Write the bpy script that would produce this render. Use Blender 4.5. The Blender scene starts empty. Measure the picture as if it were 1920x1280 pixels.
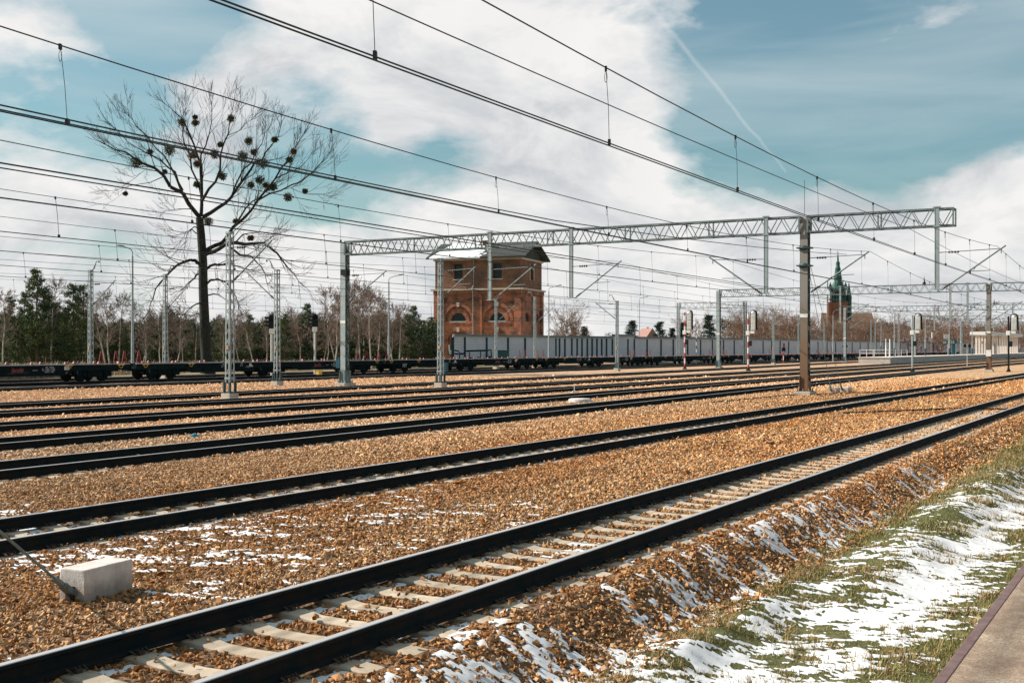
import bpy, bmesh, math, random
import numpy as np
from math import sin, cos, pi, radians, atan, atan2, sqrt
from mathutils import Vector, Matrix

# ---------------------------------------------------------------- frame of the place
# Z up, ground near z = -0.2, rail heads at z = 0, eye at (0, 0, H).  The tracks run along u = (sin T, cos T);
# s is metres along them, l metres to their left.
FPX, Y0, H = 2230.0, 653.0, 2.2
TH = atan(1270.0 / FPX)
ST, CT = sin(TH), cos(TH)
scene = bpy.context.scene
COL = scene.collection

def SL(s, l, z=0.0):
    return Vector((s * ST - l * CT, s * CT + l * ST, z))

def look(x, l):
    """distance along the view and along the track of the place seen at picture column x, l metres left of the eye"""
    u = (x - 960.0) / FPX
    Y = l / (ST - u * CT)
    return Y, Y * (CT + u * ST)

def zat(y, Y):
    return H + (Y0 - y) / FPX * Y

def pix(x, y, Y):
    return Vector(((x - 960.0) / FPX * Y, Y, zat(y, Y)))

# ---------------------------------------------------------------- objects, labels
def tag(o, label=None, cat=None, group=None, kind=None):
    if label: o['label'] = label
    if cat: o['category'] = cat
    if group: o['group'] = group
    if kind: o['kind'] = kind
    return o

def thing(name, label, cat, loc=(0, 0, 0), rz=0.0, group=None):
    o = bpy.data.objects.new(name, None)
    COL.objects.link(o)
    o.empty_display_size = 0.3
    o.location = loc
    o.rotation_euler = (0, 0, rz)
    return tag(o, label, cat, group)

KIDS = {}
def link(name, me, parent=None):
    o = bpy.data.objects.new(name, me)
    COL.objects.link(o)
    if parent is not None:
        o.parent = parent
        KIDS.setdefault(parent.name, []).append(o)
    return o

def copy_tree(o, parent=None):
    c = o.copy()
    COL.objects.link(c)
    if parent is not None:
        c.parent = parent
        KIDS.setdefault(parent.name, []).append(c)
    for k in list(KIDS.get(o.name, [])):
        copy_tree(k, c)
    return c

def np_mesh(name, V, F, mat=None, smooth=False):
    V = np.ascontiguousarray(V, dtype=np.float32)
    F = np.ascontiguousarray(F, dtype=np.int32)
    n, k = F.shape
    me = bpy.data.meshes.new(name)
    me.vertices.add(len(V)); me.vertices.foreach_set('co', V.ravel())
    me.loops.add(n * k); me.loops.foreach_set('vertex_index', F.ravel())
    me.polygons.add(n)
    me.polygons.foreach_set('loop_start', np.arange(0, n * k, k, dtype=np.int32))
    me.polygons.foreach_set('loop_total', np.full(n, k, dtype=np.int32))
    me.polygons.foreach_set('use_smooth', np.full(n, smooth, dtype=bool))
    me.update(calc_edges=True)
    if mat: me.materials.append(mat)
    return me

def vcol(me, name, C):
    a = me.color_attributes.new(name, 'FLOAT_COLOR', 'POINT')
    C4 = np.ones((len(C), 4), dtype=np.float32); C4[:, :C.shape[1]] = C
    a.data.foreach_set('color', C4.ravel())

def vfloat(me, name, A):
    a = me.attributes.new(name, 'FLOAT', 'POINT')
    a.data.foreach_set('value', np.ascontiguousarray(A, dtype=np.float32))

class MB:
    """collects simple solids; build() links them as ONE mesh"""
    def __init__(self): self.v = []; self.f = []; self.sm = []
    def add(self, vs, fs, smooth=False):
        b = len(self.v)
        self.v += [tuple(p) for p in vs]
        self.f += [tuple(b + i for i in f) for f in fs]
        self.sm += [smooth] * len(fs)
        return self
    def box(self, x0, x1, y0, y1, z0, z1, M=None, bev=0.0):
        if bev > 0:
            bm = bmesh.new()
            bmesh.ops.create_cube(bm, size=1.0)
            for v in bm.verts:
                v.co = Vector((x0 + (v.co.x + .5) * (x1 - x0), y0 + (v.co.y + .5) * (y1 - y0), z0 + (v.co.z + .5) * (z1 - z0)))
            bmesh.ops.bevel(bm, geom=bm.edges[:], offset=bev, segments=2, affect='EDGES', profile=0.6)
            bm.verts.index_update()
            vs = [v.co.copy() for v in bm.verts]; fs = [[v.index for v in f.verts] for f in bm.faces]
            bm.free()
        else:
            vs = [Vector((x, y, z)) for z in (z0, z1) for y in (y0, y1) for x in (x0, x1)]
            fs = [(0, 2, 3, 1), (4, 5, 7, 6), (0, 1, 5, 4), (2, 6, 7, 3), (0, 4, 6, 2), (1, 3, 7, 5)]
        if M is not None: vs = [M @ v for v in vs]
        return self.add(vs, fs)
    def bar(self, p, q, w, h=None, up=(0, 0, 1)):
        p = Vector(p); q = Vector(q); h = h or w
        d = (q - p).normalized(); up = Vector(up)
        if abs(d.dot(up)) > .97: up = Vector((0, 1, 0))
        a = d.cross(up).normalized(); b = a.cross(d)
        vs = [c + a * (i * w / 2) + b * (j * h / 2) for c in (p, q) for j in (-1, 1) for i in (-1, 1)]
        return self.add(vs, [(0, 2, 3, 1), (4, 5, 7, 6), (0, 1, 5, 4), (2, 6, 7, 3), (0, 4, 6, 2), (1, 3, 7, 5)])
    def angle(self, p, q, w, t=.012, a=(1, 0, 0), b=(0, 1, 0)):
        """an L section: two thin legs along a and b"""
        p = Vector(p); q = Vector(q); a = Vector(a); b = Vector(b)
        for e, f in ((a, b), (b, a)):
            vs = [c + e * i * w + f * j * t for c in (p, q) for j in (0, 1) for i in (0, 1)]
            self.add(vs, [(0, 2, 3, 1), (4, 5, 7, 6), (0, 1, 5, 4), (2, 6, 7, 3), (0, 4, 6, 2), (1, 3, 7, 5)])
        return self
    def tube(self, pts, r, n=8, caps=True):
        pts = [Vector(p) for p in pts]
        rs = r if isinstance(r, (list, tuple)) else [r] * len(pts)
        vs = []; fs = []; a = None
        for i, p in enumerate(pts):
            d = (pts[min(i + 1, len(pts) - 1)] - pts[max(i - 1, 0)]).normalized()
            if a is None:
                a = d.cross(Vector((0, 0, 1)) if abs(d.z) < .9 else Vector((0, 1, 0))).normalized()
            else:
                a = (a - d * a.dot(d)).normalized()
            b = d.cross(a)
            vs += [p + (a * cos(2 * pi * k / n) + b * sin(2 * pi * k / n)) * rs[i] for k in range(n)]
        for i in range(len(pts) - 1):
            fs += [(i * n + k, i * n + (k + 1) % n, (i + 1) * n + (k + 1) % n, (i + 1) * n + k) for k in range(n)]
        self.add(vs, fs, True)
        if caps:
            self.add(vs[:n], [tuple(reversed(range(n)))]); self.add(vs[-n:], [tuple(range(n))])
        return self
    def lathe(self, prof, c=(0, 0, 0), n=16, axis='z'):
        c = Vector(c); vs = []; fs = []
        for r, h in prof:
            for k in range(n):
                a = 2 * pi * k / n
                x, y = r * cos(a), r * sin(a)
                vs.append(c + (Vector((x, y, h)) if axis == 'z' else Vector((h, x, y)) if axis == 'x' else Vector((x, h, y))))
        for i in range(len(prof) - 1):
            fs += [(i * n + k, i * n + (k + 1) % n, (i + 1) * n + (k + 1) % n, (i + 1) * n + k) for k in range(n)]
        return self.add(vs, fs, True)
    def prism(self, poly, d, M=None):
        """poly: (x, z) corners; thickness from y=0 to y=d; M places it"""
        n = len(poly)
        vs = [Vector((x, 0, z)) for x, z in poly] + [Vector((x, d, z)) for x, z in poly]
        fs = [tuple(range(n)), tuple(reversed(range(n, 2 * n)))]
        fs += [(i, i + n, (i + 1) % n + n, (i + 1) % n) for i in range(n)]
        if M is not None: vs = [M @ v for v in vs]
        return self.add(vs, fs)
    def build(self, name, mat, parent=None):
        me = bpy.data.meshes.new(name)
        me.from_pydata([tuple(v) for v in self.v], [], self.f)
        bm = bmesh.new(); bm.from_mesh(me); bmesh.ops.recalc_face_normals(bm, faces=bm.faces[:]); bm.to_mesh(me); bm.free()
        me.polygons.foreach_set('use_smooth', self.sm)
        me.materials.append(mat); me.update()
        return link(name, me, parent)

def text_mesh(body, size, mat, name, parent, M, extrude=.004, shear=0.0):
    cu = bpy.data.curves.new(name, 'FONT')
    cu.body = body; cu.size = size; cu.extrude = extrude; cu.shear = shear; cu.resolution_u = 3
    cu.align_x = 'CENTER'; cu.align_y = 'CENTER'
    t = bpy.data.objects.new('tmp_text', cu); COL.objects.link(t)
    bpy.context.view_layer.update()
    me = bpy.data.meshes.new_from_object(t.evaluated_get(bpy.context.evaluated_depsgraph_get()))
    bpy.data.objects.remove(t); bpy.data.curves.remove(cu)
    me.transform(M); me.materials.clear(); me.materials.append(mat)
    return link(name, me, parent)

# ---------------------------------------------------------------- numpy noise
def _hash(i, j, seed):
    n = (i.astype(np.int64) * 374761393 + j.astype(np.int64) * 668265263 + seed * 1442695041) & 0x7fffffff
    n = ((n ^ (n >> 13)) * 1274126177) & 0x7fffffff
    return ((n ^ (n >> 16)) & 0xffff) / 65535.0

def vnoise(x, y, seed=0):
    x = np.asarray(x, float); y = np.asarray(y, float)
    i = np.floor(x); j = np.floor(y); fx = x - i; fy = y - j
    fx = fx * fx * (3 - 2 * fx); fy = fy * fy * (3 - 2 * fy)
    a = _hash(i, j, seed); b = _hash(i + 1, j, seed); c = _hash(i, j + 1, seed); d = _hash(i + 1, j + 1, seed)
    return (a * (1 - fx) + b * fx) * (1 - fy) + (c * (1 - fx) + d * fx) * fy

def fbm(x, y, seed=0, o=4, g=.5):
    t = 0; a = 1.0; w = 0
    for k in range(o):
        t = t + a * vnoise(x * 2 ** k + 17.3 * k, y * 2 ** k - 9.1 * k, seed + k); w += a; a *= g
    return t / w

def sstep(x, a, b):
    t = np.clip((np.asarray(x, float) - a) / (b - a), 0, 1)
    return t * t * (3 - 2 * t)

# ---------------------------------------------------------------- materials
def nodes(name):
    m = bpy.data.materials.new(name); m.use_nodes = True
    nt = m.node_tree
    return m, nt, nt.nodes['Principled BSDF']

def nd(nt, t, **kw):
    n = nt.nodes.new(t)
    for k, v in kw.items():
        if k in n.inputs.keys() if isinstance(k, str) else False: n.inputs[k].default_value = v
        else: setattr(n, k, v)
    return n

def ramp(nt, fac, stops):
    r = nt.nodes.new('ShaderNodeValToRGB')
    e = r.color_ramp.elements
    while len(e) < len(stops): e.new(.5)
    for q, (p, c) in zip(e, stops):
        q.position = p; q.color = (*c, 1) if len(c) == 3 else c
    nt.links.new(fac, r.inputs[0])
    return r.outputs[0]

def noise(nt, vec, scale, detail=4, rough=.55, dist=0.0):
    n = nt.nodes.new('ShaderNodeTexNoise')
    n.inputs['Scale'].default_value = scale; n.inputs['Detail'].default_value = detail
    n.inputs['Roughness'].default_value = rough; n.inputs['Distortion'].default_value = dist
    if vec is not None: nt.links.new(vec, n.inputs['Vector'])
    return n.outputs[0]

def mixc(nt, fac, a, b, mode='MIX'):
    m = nt.nodes.new('ShaderNodeMix'); m.data_type = 'RGBA'; m.blend_type = mode
    for s, v in ((0, fac), (6, a), (7, b)):
        if isinstance(v, (int, float)): m.inputs[s].default_value = v
        elif isinstance(v, tuple): m.inputs[s].default_value = (*v, 1) if len(v) == 3 else v
        else: nt.links.new(v, m.inputs[s])
    return m.outputs[2]

def maths(nt, op, a, b=None, c=None, clamp=False):
    m = nt.nodes.new('ShaderNodeMath'); m.operation = op; m.use_clamp = clamp
    for i, v in enumerate((a, b, c)):
        if v is None: continue
        if isinstance(v, (int, float)): m.inputs[i].default_value = v
        else: nt.links.new(v, m.inputs[i])
    return m.outputs[0]

def coords(nt, kind='Object', scale=None):
    t = nt.nodes.new('ShaderNodeTexCoord').outputs[kind]
    if scale is None: return t
    mp = nt.nodes.new('ShaderNodeMapping'); mp.inputs['Scale'].default_value = scale
    nt.links.new(t, mp.inputs[0]); return mp.outputs[0]

def bump(nt, bsdf, height, strength=.4, dist=.02):
    b = nt.nodes.new('ShaderNodeBump'); b.inputs['Strength'].default_value = strength; b.inputs['Distance'].default_value = dist
    nt.links.new(height, b.inputs['Height']); nt.links.new(b.outputs[0], bsdf.inputs['Normal'])

def worn(name, c1, c2, scale=4.0, rough=.7, metal=0.0, bmp=.15, bscale=30.0, lo=.35, hi=.7, stretch=(1, 1, 1), spec=.4):
    """a surface whose own colour wanders between c1 and c2"""
    m, nt, b = nodes(name)
    co = coords(nt, 'Object', stretch)
    n = noise(nt, co, scale, 6, .6)
    nt.links.new(ramp(nt, n, [(lo, c1), (hi, c2)]), b.inputs['Base Color'])
    b.inputs['Roughness'].default_value = rough; b.inputs['Metallic'].default_value = metal
    b.inputs['Specular IOR Level'].default_value = spec
    if bmp: bump(nt, b, noise(nt, co, bscale, 4), bmp, .01)
    return m

M = {}
M['galv'] = worn('galvanised steel', (.25, .30, .31), (.35, .40, .41), 3, .62, .2, .1, 40)
M['galv_dark'] = worn('dull grey steel', (.12, .165, .17), (.20, .25, .25), 3, .65, .2, .1, 40)
M['wire'] = worn('old copper wire', (.020, .026, .028), (.035, .04, .04), 9, .6, .2, 0)
M['insul'] = worn('brown glazed insulator', (.035, .028, .026), (.06, .05, .045), 9, .35, 0, 0)
M['concrete'] = worn('pale concrete', (.40, .34, .30), (.66, .59, .54), 7, .92, 0, .3, 60, lo=.3, hi=.5)
M['concrete_old'] = worn('weathered concrete', (.36, .33, .29), (.50, .46, .41), 3, .92, 0, .3, 40)
M['foundation'] = worn('cast foundation', (.42, .38, .31), (.55, .50, .43), 4, .92, 0, .3, 40)
M['black'] = worn('black paint', (.010, .016, .018), (.02, .026, .028), 5, .8, 0, 0, spec=.15)
M['white'] = worn('white paint', (.70, .70, .68), (.82, .82, .80), 4, .6, 0, 0)
M['white_dirty'] = worn('soiled white paint', (.48, .49, .48), (.66, .66, .64), 6, .65, 0, 0)
M['teal_paint'] = worn('dark green paint', (.015, .045, .05), (.03, .07, .075), 5, .6, 0, 0)
M['wagon'] = worn('sooty wagon paint', (.004, .010, .012), (.010, .019, .021), 2.5, .9, 0, .05, 20, spec=.08)
M['wheel'] = worn('oily steel', (.008, .014, .016), (.02, .024, .024), 6, .8, 0, .1, 30, spec=.12)
M['deck'] = worn('frosted deck edge', (.34, .36, .36), (.52, .52, .50), 3, .7, 0, 0)
M['pink'] = worn('faded red paint', (.30, .07, .09), (.42, .15, .16), 5, .6, 0, 0)
M['red'] = worn('red paint', (.26, .02, .03), (.34, .04, .045), 5, .5, 0, 0)
M['logo_red'] = worn('red lettering', (.32, .05, .06), (.42, .08, .09), 9, .6, 0, 0)
M['logo_grey'] = worn('grey lettering', (.22, .26, .26), (.36, .38, .37), 30, .6, 0, 0)
M['yellow'] = worn('yellow paint', (.62, .40, .06), (.72, .50, .10), 4, .5, 0, 0)
M['blue'] = worn('blue paint', (.01, .06, .09), (.015, .09, .12), 4, .5, 0, 0)
M['blue_sign'] = worn('blue sign sheet', (.015, .09, .11), (.02, .11, .13), 4, .5, 0, 0)
M['rust_edge'] = worn('rusty steel angle', (.13, .075, .07), (.20, .13, .125), 8, .8, .1, .3, 60)
M['pink_brick'] = worn('far red tiles', (.26, .14, .115), (.34, .2, .17), 2, .9, 0, 0)
M['truss'] = worn('dulled truss steel', (.115, .15, .155), (.19, .23, .235), 3, .65, .2, .1, 40)
M['plate'] = worn('faded orange plate', (.42, .28, .16), (.52, .36, .22), 4, .7, 0, 0)
M['side_shaded'] = worn('lacing in painted shade', (.03, .055, .055), (.06, .085, .085), 4, .75, 0, 0, spec=.2)  # mast lacing coloured dark to stand for the shaded side
m, nt, b = nodes('stained concrete block'); M['block'] = m
co = coords(nt, 'Object'); sx = nt.nodes.new('ShaderNodeSeparateXYZ'); nt.links.new(co, sx.inputs[0])
c = ramp(nt, noise(nt, coords(nt, 'Object', (1, 1, .5)), 9, 7, .7), [(.3, (.36, .30, .265)), (.42, (.56, .49, .45)), (.7, (.70, .63, .58))])
f = maths(nt, 'MULTIPLY', ramp(nt, maths(nt, 'ADD', sx.outputs['Z'], maths(nt, 'MULTIPLY', noise(nt, co, 8, 4), .22)), [(.0, (1, 1, 1)), (.16, (0, 0, 0))]), .6)
c = mixc(nt, f, c, (.24, .16, .10))
c = mixc(nt, maths(nt, 'MULTIPLY', ramp(nt, noise(nt, co, 70, 2), [(.64, (0, 0, 0)), (.70, (1, 1, 1))]), .6), c, (.16, .13, .11))
nt.links.new(c, b.inputs['Base Color']); b.inputs['Roughness'].default_value = .93
bump(nt, b, noise(nt, co, 60, 5), .4, .008)
# ---------------------------------------------------------------- tracks: centre lines l(s)
TRK = {
    1: [(-30, 6.45), (450, 6.45)],
    2: [(-30, 12.60), (42, 12.65), (62, 12.45), (104, 12.25), (200, 11.6), (450, 9.0)],
    3: [(-30, 17.6), (15, 19.5), (33, 20.05), (43, 20.35), (62, 20.9), (95, 21.9), (190, 22.6), (450, 22.0)],
    4: [(-30, 23.2), (18, 24.75), (31, 25.15), (52, 25.6), (110, 26.7), (450, 27.5)],
    5: [(-30, 29.9), (30, 30.25), (60, 30.6), (130, 31.6), (450, 33.5)],
    6: [(-30, 35.9), (60, 36.0), (120, 36.6), (450, 38.2)],
    7: [(-30, 40.2), (30, 41.2), (50, 42.0), (137, 45.6), (190, 48.6), (300, 50.5), (450, 50.5)],
    8: [(-30, 57.5), (80, 57.4), (200, 57.2), (450, 56.0)],
    9: [(-30, 65.0), (40, 64.9), (90, 64.2), (150, 63.0), (250, 61.8), (450, 60.5)],
    10: [(-30, 72.3), (60, 72.0), (150, 70.5), (450, 67.0)],
}
def tl(k, s):
    P = np.array(TRK[k], float)
    return np.interp(s, P[:, 0], P[:, 1])
def tl_s(k, s):
    """softened centre line"""
    return sum(tl(k, s + d) for d in (-12, -6, 0, 6, 12)) / 5.0

def bed(s, l):
    """height of the ballast"""
    s = np.asarray(s, float); l = np.asarray(l, float)
    z = -.175 + .05 * (fbm(s * .35, l * .5, 3, 3) - .5)
    for k in (1, 2, 3, 4, 5, 6, 7, 8, 9, 10):
        d = np.abs(l - tl_s(k, s))
        z = z - (.028 if k <= 2 else .045) * (1 - sstep(d, .55, 1.15)) - .02 * (1 - sstep(d, .9, 1.6))
    toe = 4.2 + .5 * (fbm(s * .25, s * 0 + 2.2, 8, 3) - .5)
    f = sstep(l, toe - .15, 5.25)
    g = verge(s, l)
    return g * (1 - f) + z * f

def verge(s, l):
    s = np.asarray(s, float); l = np.asarray(l, float)
    z = -.64 + .10 * (fbm(s * .8, l * .9, 21, 3) - .5) + .05 * (fbm(s * 3.1, l * 3.1, 25, 2) - .5)
    ridge = np.exp(-((l - 3.35 - .25 * (fbm(s * .3, s * 0, 31, 2) - .5)) / .5) ** 2) * sstep(s, 11.5, 16.5)
    z = z + ridge * (.22 + .22 * (fbm(s * .9, l * .6, 33, 2) - .5))
    z = z + .16 * np.exp(-((l - 4.0) / .35) ** 2) * (.4 + fbm(s * 1.3, l, 35, 2)) * (1 - .5 * sstep(s, 10, 14))
    z = z + .25 * sstep(s, 25, 60)
    return z

def snow(s, l):
    """0..1, how much of the last snow is left here"""
    s = np.asarray(s, float); l = np.asarray(l, float)
    X = s * ST - l * CT; Y = s * CT + l * ST
    # grass verge: broad patches drawn out along the view's width
    g = fbm(X * 1.7, Y * 3.4, 41, 6, .68) * .46 + fbm(X * 5.5, Y * 14.0, 45, 4, .68) * .54
    cover = .497 - .07 * (1 - sstep(s, 5.5, 11)) * sstep(l, 1.7, 2.4) + .05 * sstep(s, 13, 20) + .09 * sstep(l, 3.5, 4.3) + .17 * sstep(s, 24, 34)
    hollow = .13 * np.exp(-((l - 2.65) / .38) ** 2) * sstep(s, 11, 15)
    vg = sstep(g + hollow - .17 * np.exp(-((l - 1.3) / .75) ** 2) * sstep(s, 6.5, 9.5), cover - .02, cover + .02)
    # slope: streaks lying down the bank
    a = s * .66 + l * .75; b = -s * .75 + l * .66
    st = fbm(a * 1.6, b * 8.5, 51, 4, .62) * .56 + fbm(X * 9, Y * 15, 55, 3, .6) * .44
    sl = sstep(st, .512, .545) * (1 - sstep(s, 20, 34)) * sstep(fbm(s * .7, l * .8, 53, 2), .30, .42)
    # between the tracks: small patches
    pt = fbm(X * 2.6, Y * 5.2, 61, 4, .62) * .45 + fbm(X * .4, Y * .8, 63, 2) * .33 + fbm(X * 11, Y * 17, 65, 2) * .22
    pt = pt + .035 * (1 - sstep(s, 10, 14)) * sstep(l, 7.6, 8.6)
    bt = sstep(pt, .628, .665) * (1 - .8 * sstep(s, 16, 30)) 
    bt = bt * (1 - sstep(l, 14.5, 17))
    m = np.where(l < 4.25, vg, np.where(l < 5.15, np.maximum(sl, 0), bt))
    # in the shade of each rail between the sleepers
    for k in (1, 2, 3):
        for o in (-.7535, .7535):
            d = (tl_s(k, s) + o) - l
            lee = np.exp(-((d - .21) / .075) ** 2)
            q = fbm(s * 6.0, l * 7.0, 71 + k, 3)
            fr = np.mod(s / .6, 1.0)
            gap = sstep(np.abs(fr - .5), .0, .1) * 0 + (1 - sstep(np.abs(fr - .5), .22, .34))
            m = np.maximum(m, sstep(q + .26 * lee - .30, .28, .36) * gap * sstep(lee, .12, .4))
    return m

# ---------------------------------------------------------------- ground materials
def snow_shader(nt, b, base, rough_base=.95, hgt=None, bs=.5):
    at = nt.nodes.new('ShaderNodeAttribute'); at.attribute_name = 'snow'
    geo = nt.nodes.new('ShaderNodeTexCoord').outputs['Object']
    edge = noise(nt, geo, 38, 3)
    f = maths(nt, 'ADD', at.outputs['Fac'], maths(nt, 'MULTIPLY', maths(nt, 'SUBTRACT', edge, .5), .5))
    f = ramp(nt, f, [(.42, (0, 0, 0)), (.56, (1, 1, 1))])
    sn = ramp(nt, noise(nt, geo, 9, 4), [(.28, (.48, .47, .45)), (.42, (.68, .685, .70)), (.7, (.78, .78, .785))])
    nt.links.new(mixc(nt, f, base, sn), b.inputs['Base Color'])
    b.inputs['Roughness'].default_value = rough_base
    b.inputs['Specular IOR Level'].default_value = .25
    if hgt is not None: bump(nt, b, maths(nt, 'MULTIPLY', hgt, maths(nt, 'SUBTRACT', 1.0, f)), bs, .03)

def gravel_cols(nt, warm, pale, dark, scale):
    geo = coords(nt, 'Object')
    v = nt.nodes.new('ShaderNodeTexVoronoi'); v.inputs['Scale'].default_value = scale
    nt.links.new(geo, v.inputs['Vector'])
    sep = nt.nodes.new('ShaderNodeSeparateColor'); nt.links.new(v.outputs['Color'], sep.inputs[0])
    c = ramp(nt, sep.outputs[0], [(.0, dark), (.28, warm), (.62, tuple((a + b) / 2 for a, b in zip(warm, pale))), (.95, pale)])
    return c, v.outputs['Distance'], geo

m, nt, b = nodes('ballast bed'); M['bed'] = m
c, dist, geo = gravel_cols(nt, (.13, .07, .035), (.22, .13, .07), (.03, .02, .014), 24)  # bed darker than the stones, so their gaps carry shade in the colour
snow_shader(nt, b, c, .95, maths(nt, 'SUBTRACT', 1.0, dist), .6)

m, nt, b = nodes('far ballast'); M['far_bed'] = m
c, dist, geo = gravel_cols(nt, (.46, .26, .13), (.66, .43, .24), (.09, .05, .028), 8)
c2, dist2, geo2 = gravel_cols(nt, (.43, .245, .14), (.63, .42, .275), (.10, .06, .04), 7)
at = nt.nodes.new('ShaderNodeAttribute'); at.attribute_name = 'pale'
c = mixc(nt, at.outputs['Fac'], c, c2)
big = noise(nt, geo, .35, 4)
c = mixc(nt, 1.0, c, ramp(nt, big, [(.3, (.86, .84, .82)), (.7, (1.08, 1.06, 1.04))]), 'MULTIPLY')
nt.links.new(c, b.inputs['Base Color']); b.inputs['Roughness'].default_value = .95
bump(nt, b, maths(nt, 'SUBTRACT', 1.0, dist), .8, .06)

m, nt, b = nodes('verge soil'); M['verge'] = m
geo = coords(nt, 'Object')
c = ramp(nt, noise(nt, geo, 7, 6, .65), [(.3, (.045, .050, .018)), (.5, (.10, .105, .035)), (.7, (.17, .15, .07))])
snow_shader(nt, b, c, .95, noise(nt, geo, 45, 4), .7)

m, nt, b = nodes('meadow'); M['meadow'] = m
geo = coords(nt, 'Object')
c = ramp(nt, noise(nt, geo, .22, 8, .7), [(.3, (.10, .09, .045)), (.5, (.22, .16, .08)), (.7, (.34, .25, .14))])
nt.links.new(c, b.inputs['Base Color']); b.inputs['Roughness'].default_value = 1
bump(nt, b, noise(nt, geo, 6, 4), .8, .1)

# ---------------------------------------------------------------- ground sheets
def grid(sv, lv, hf, name, mat, attrs=(), cull=None, kind='structure', label=None):
    S, L = np.meshgrid(sv, lv, indexing='ij')
    Z = hf(S, L)
    A = [(n, f(S, L)) for n, f in attrs]
    for n, a in A:
        if n == 'snow': Z = Z + .014 * sstep(a, .25, .8)
    X = S * ST - L * CT; Y = S * CT + L * ST
    V = np.stack([X, Y, Z], -1).reshape(-1, 3)
    ns, nl = S.shape
    i = np.arange(ns - 1)[:, None] * nl + np.arange(nl - 1)[None, :]
    F = np.stack([i, i + nl, i + nl + 1, i + 1], -1).reshape(-1, 4)
    if cull is not None:
        cx = X.reshape(-1)[F].mean(1); cy = Y.reshape(-1)[F].mean(1)
        F = F[cull(cx, cy)]
        used = np.zeros(len(V), bool); used[F.ravel()] = True
        idx = np.cumsum(used) - 1
        V = V[used]; F = idx[F]; A = [(n, a.reshape(-1)[used]) for n, a in A]
    else:
        A = [(n, a.reshape(-1)) for n, a in A]
    me = np_mesh(name, V, F, mat, True)
    for n, a in A: vfloat(me, n, a)
    o = link(name, me)
    return tag(o, label, None, None, kind)

def inview(x, y, k=.56):
    return (y > 3) & (np.abs(x) < k * y + 1.5)

def graded(a, b, d0, growth):
    out = [a]; 
    while out[-1] < b: out.append(out[-1] + d0 + growth * max(0, out[-1] - 5))
    return np.array(out)

sv = graded(2.0, 62.0, .035, .0022)
lv = np.concatenate([np.arange(4.1, 9.0, .04), np.arange(9.0, 15.0, .055), np.arange(15.0, 26.6, .12)])
grid(sv, lv, bed, 'ballast_bed', M['bed'], [('snow', snow)], inview)
sv2 = graded(1.0, 75.0, .03, .002)
grid(sv2, np.arange(1.0, 4.36, .032), lambda s, l: np.where(l < 4.0, verge(s, l), bed(s, l)), 'grass_verge', M['verge'], [('snow', snow)], inview)

def far_bed(s, l):
    z = bed(s, l)
    hide = (s < 62) & (l < 26.4) & (l > 4.2)
    return np.where(hide, z - .06, np.where((s < 64) & (l < 5.6), z - .45, z))
def pale(s, l):
    Y = s * CT + l * ST
    return np.clip(.05 + .95 * sstep(l, 20, 50) - .25 * sstep(s, 60, 140), 0, 1)
grid(np.concatenate([np.arange(-20, 120, .8), np.arange(120, 470, 4)]), np.concatenate([np.arange(3.6, 78.1, .3)]), far_bed, 'ballast_field', M['far_bed'], [('pale', pale)])
g = MB(); R = 3000
g.add([(-R, -R, -.75), (R, -R, -.75), (R, R, -.75), (-R, R, -.75)], [(0, 1, 2, 3)])
tag(g.build('ground', M['meadow']), kind='structure')
# meadow rising gently behind the last track
def meadow(s, l):
    z = -.35 + .25 * fbm(s * .05, l * .05, 5, 3) - .3 * (1 - sstep(l, 77.5, 79))
    t = pix(905, 672, 200)
    d2 = (s * ST - l * CT - t.x) ** 2 + ((s * CT + l * ST) - t.y) ** 2
    return z + .55 * np.exp(-d2 / 320.0)
grid(np.arange(-60, 520, 4.0), np.arange(77.4, 330, 3.0), meadow, 'meadow', M['meadow'])

# ---------------------------------------------------------------- loose stones of the ballast
def stone_protos(n, k, seed):
    rng = random.Random(seed); out = []
    for _ in range(n):
        bm = bmesh.new()
        for _ in range(k):
            v = Vector((rng.gauss(0, 1), rng.gauss(0, 1), rng.gauss(0, 1))).normalized() * rng.uniform(.82, 1.1)
            bm.verts.new(v)
        r = bmesh.ops.convex_hull(bm, input=bm.verts)
        for v in [v for v in bm.verts if not v.link_faces]: bm.verts.remove(v)
        bmesh.ops.triangulate(bm, faces=bm.faces[:])
        bm.verts.index_update()
        out.append((np.array([v.co[:] for v in bm.verts]), np.array([[v.index for v in f.verts] for f in bm.faces])))
        bm.free()
    return out

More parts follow.
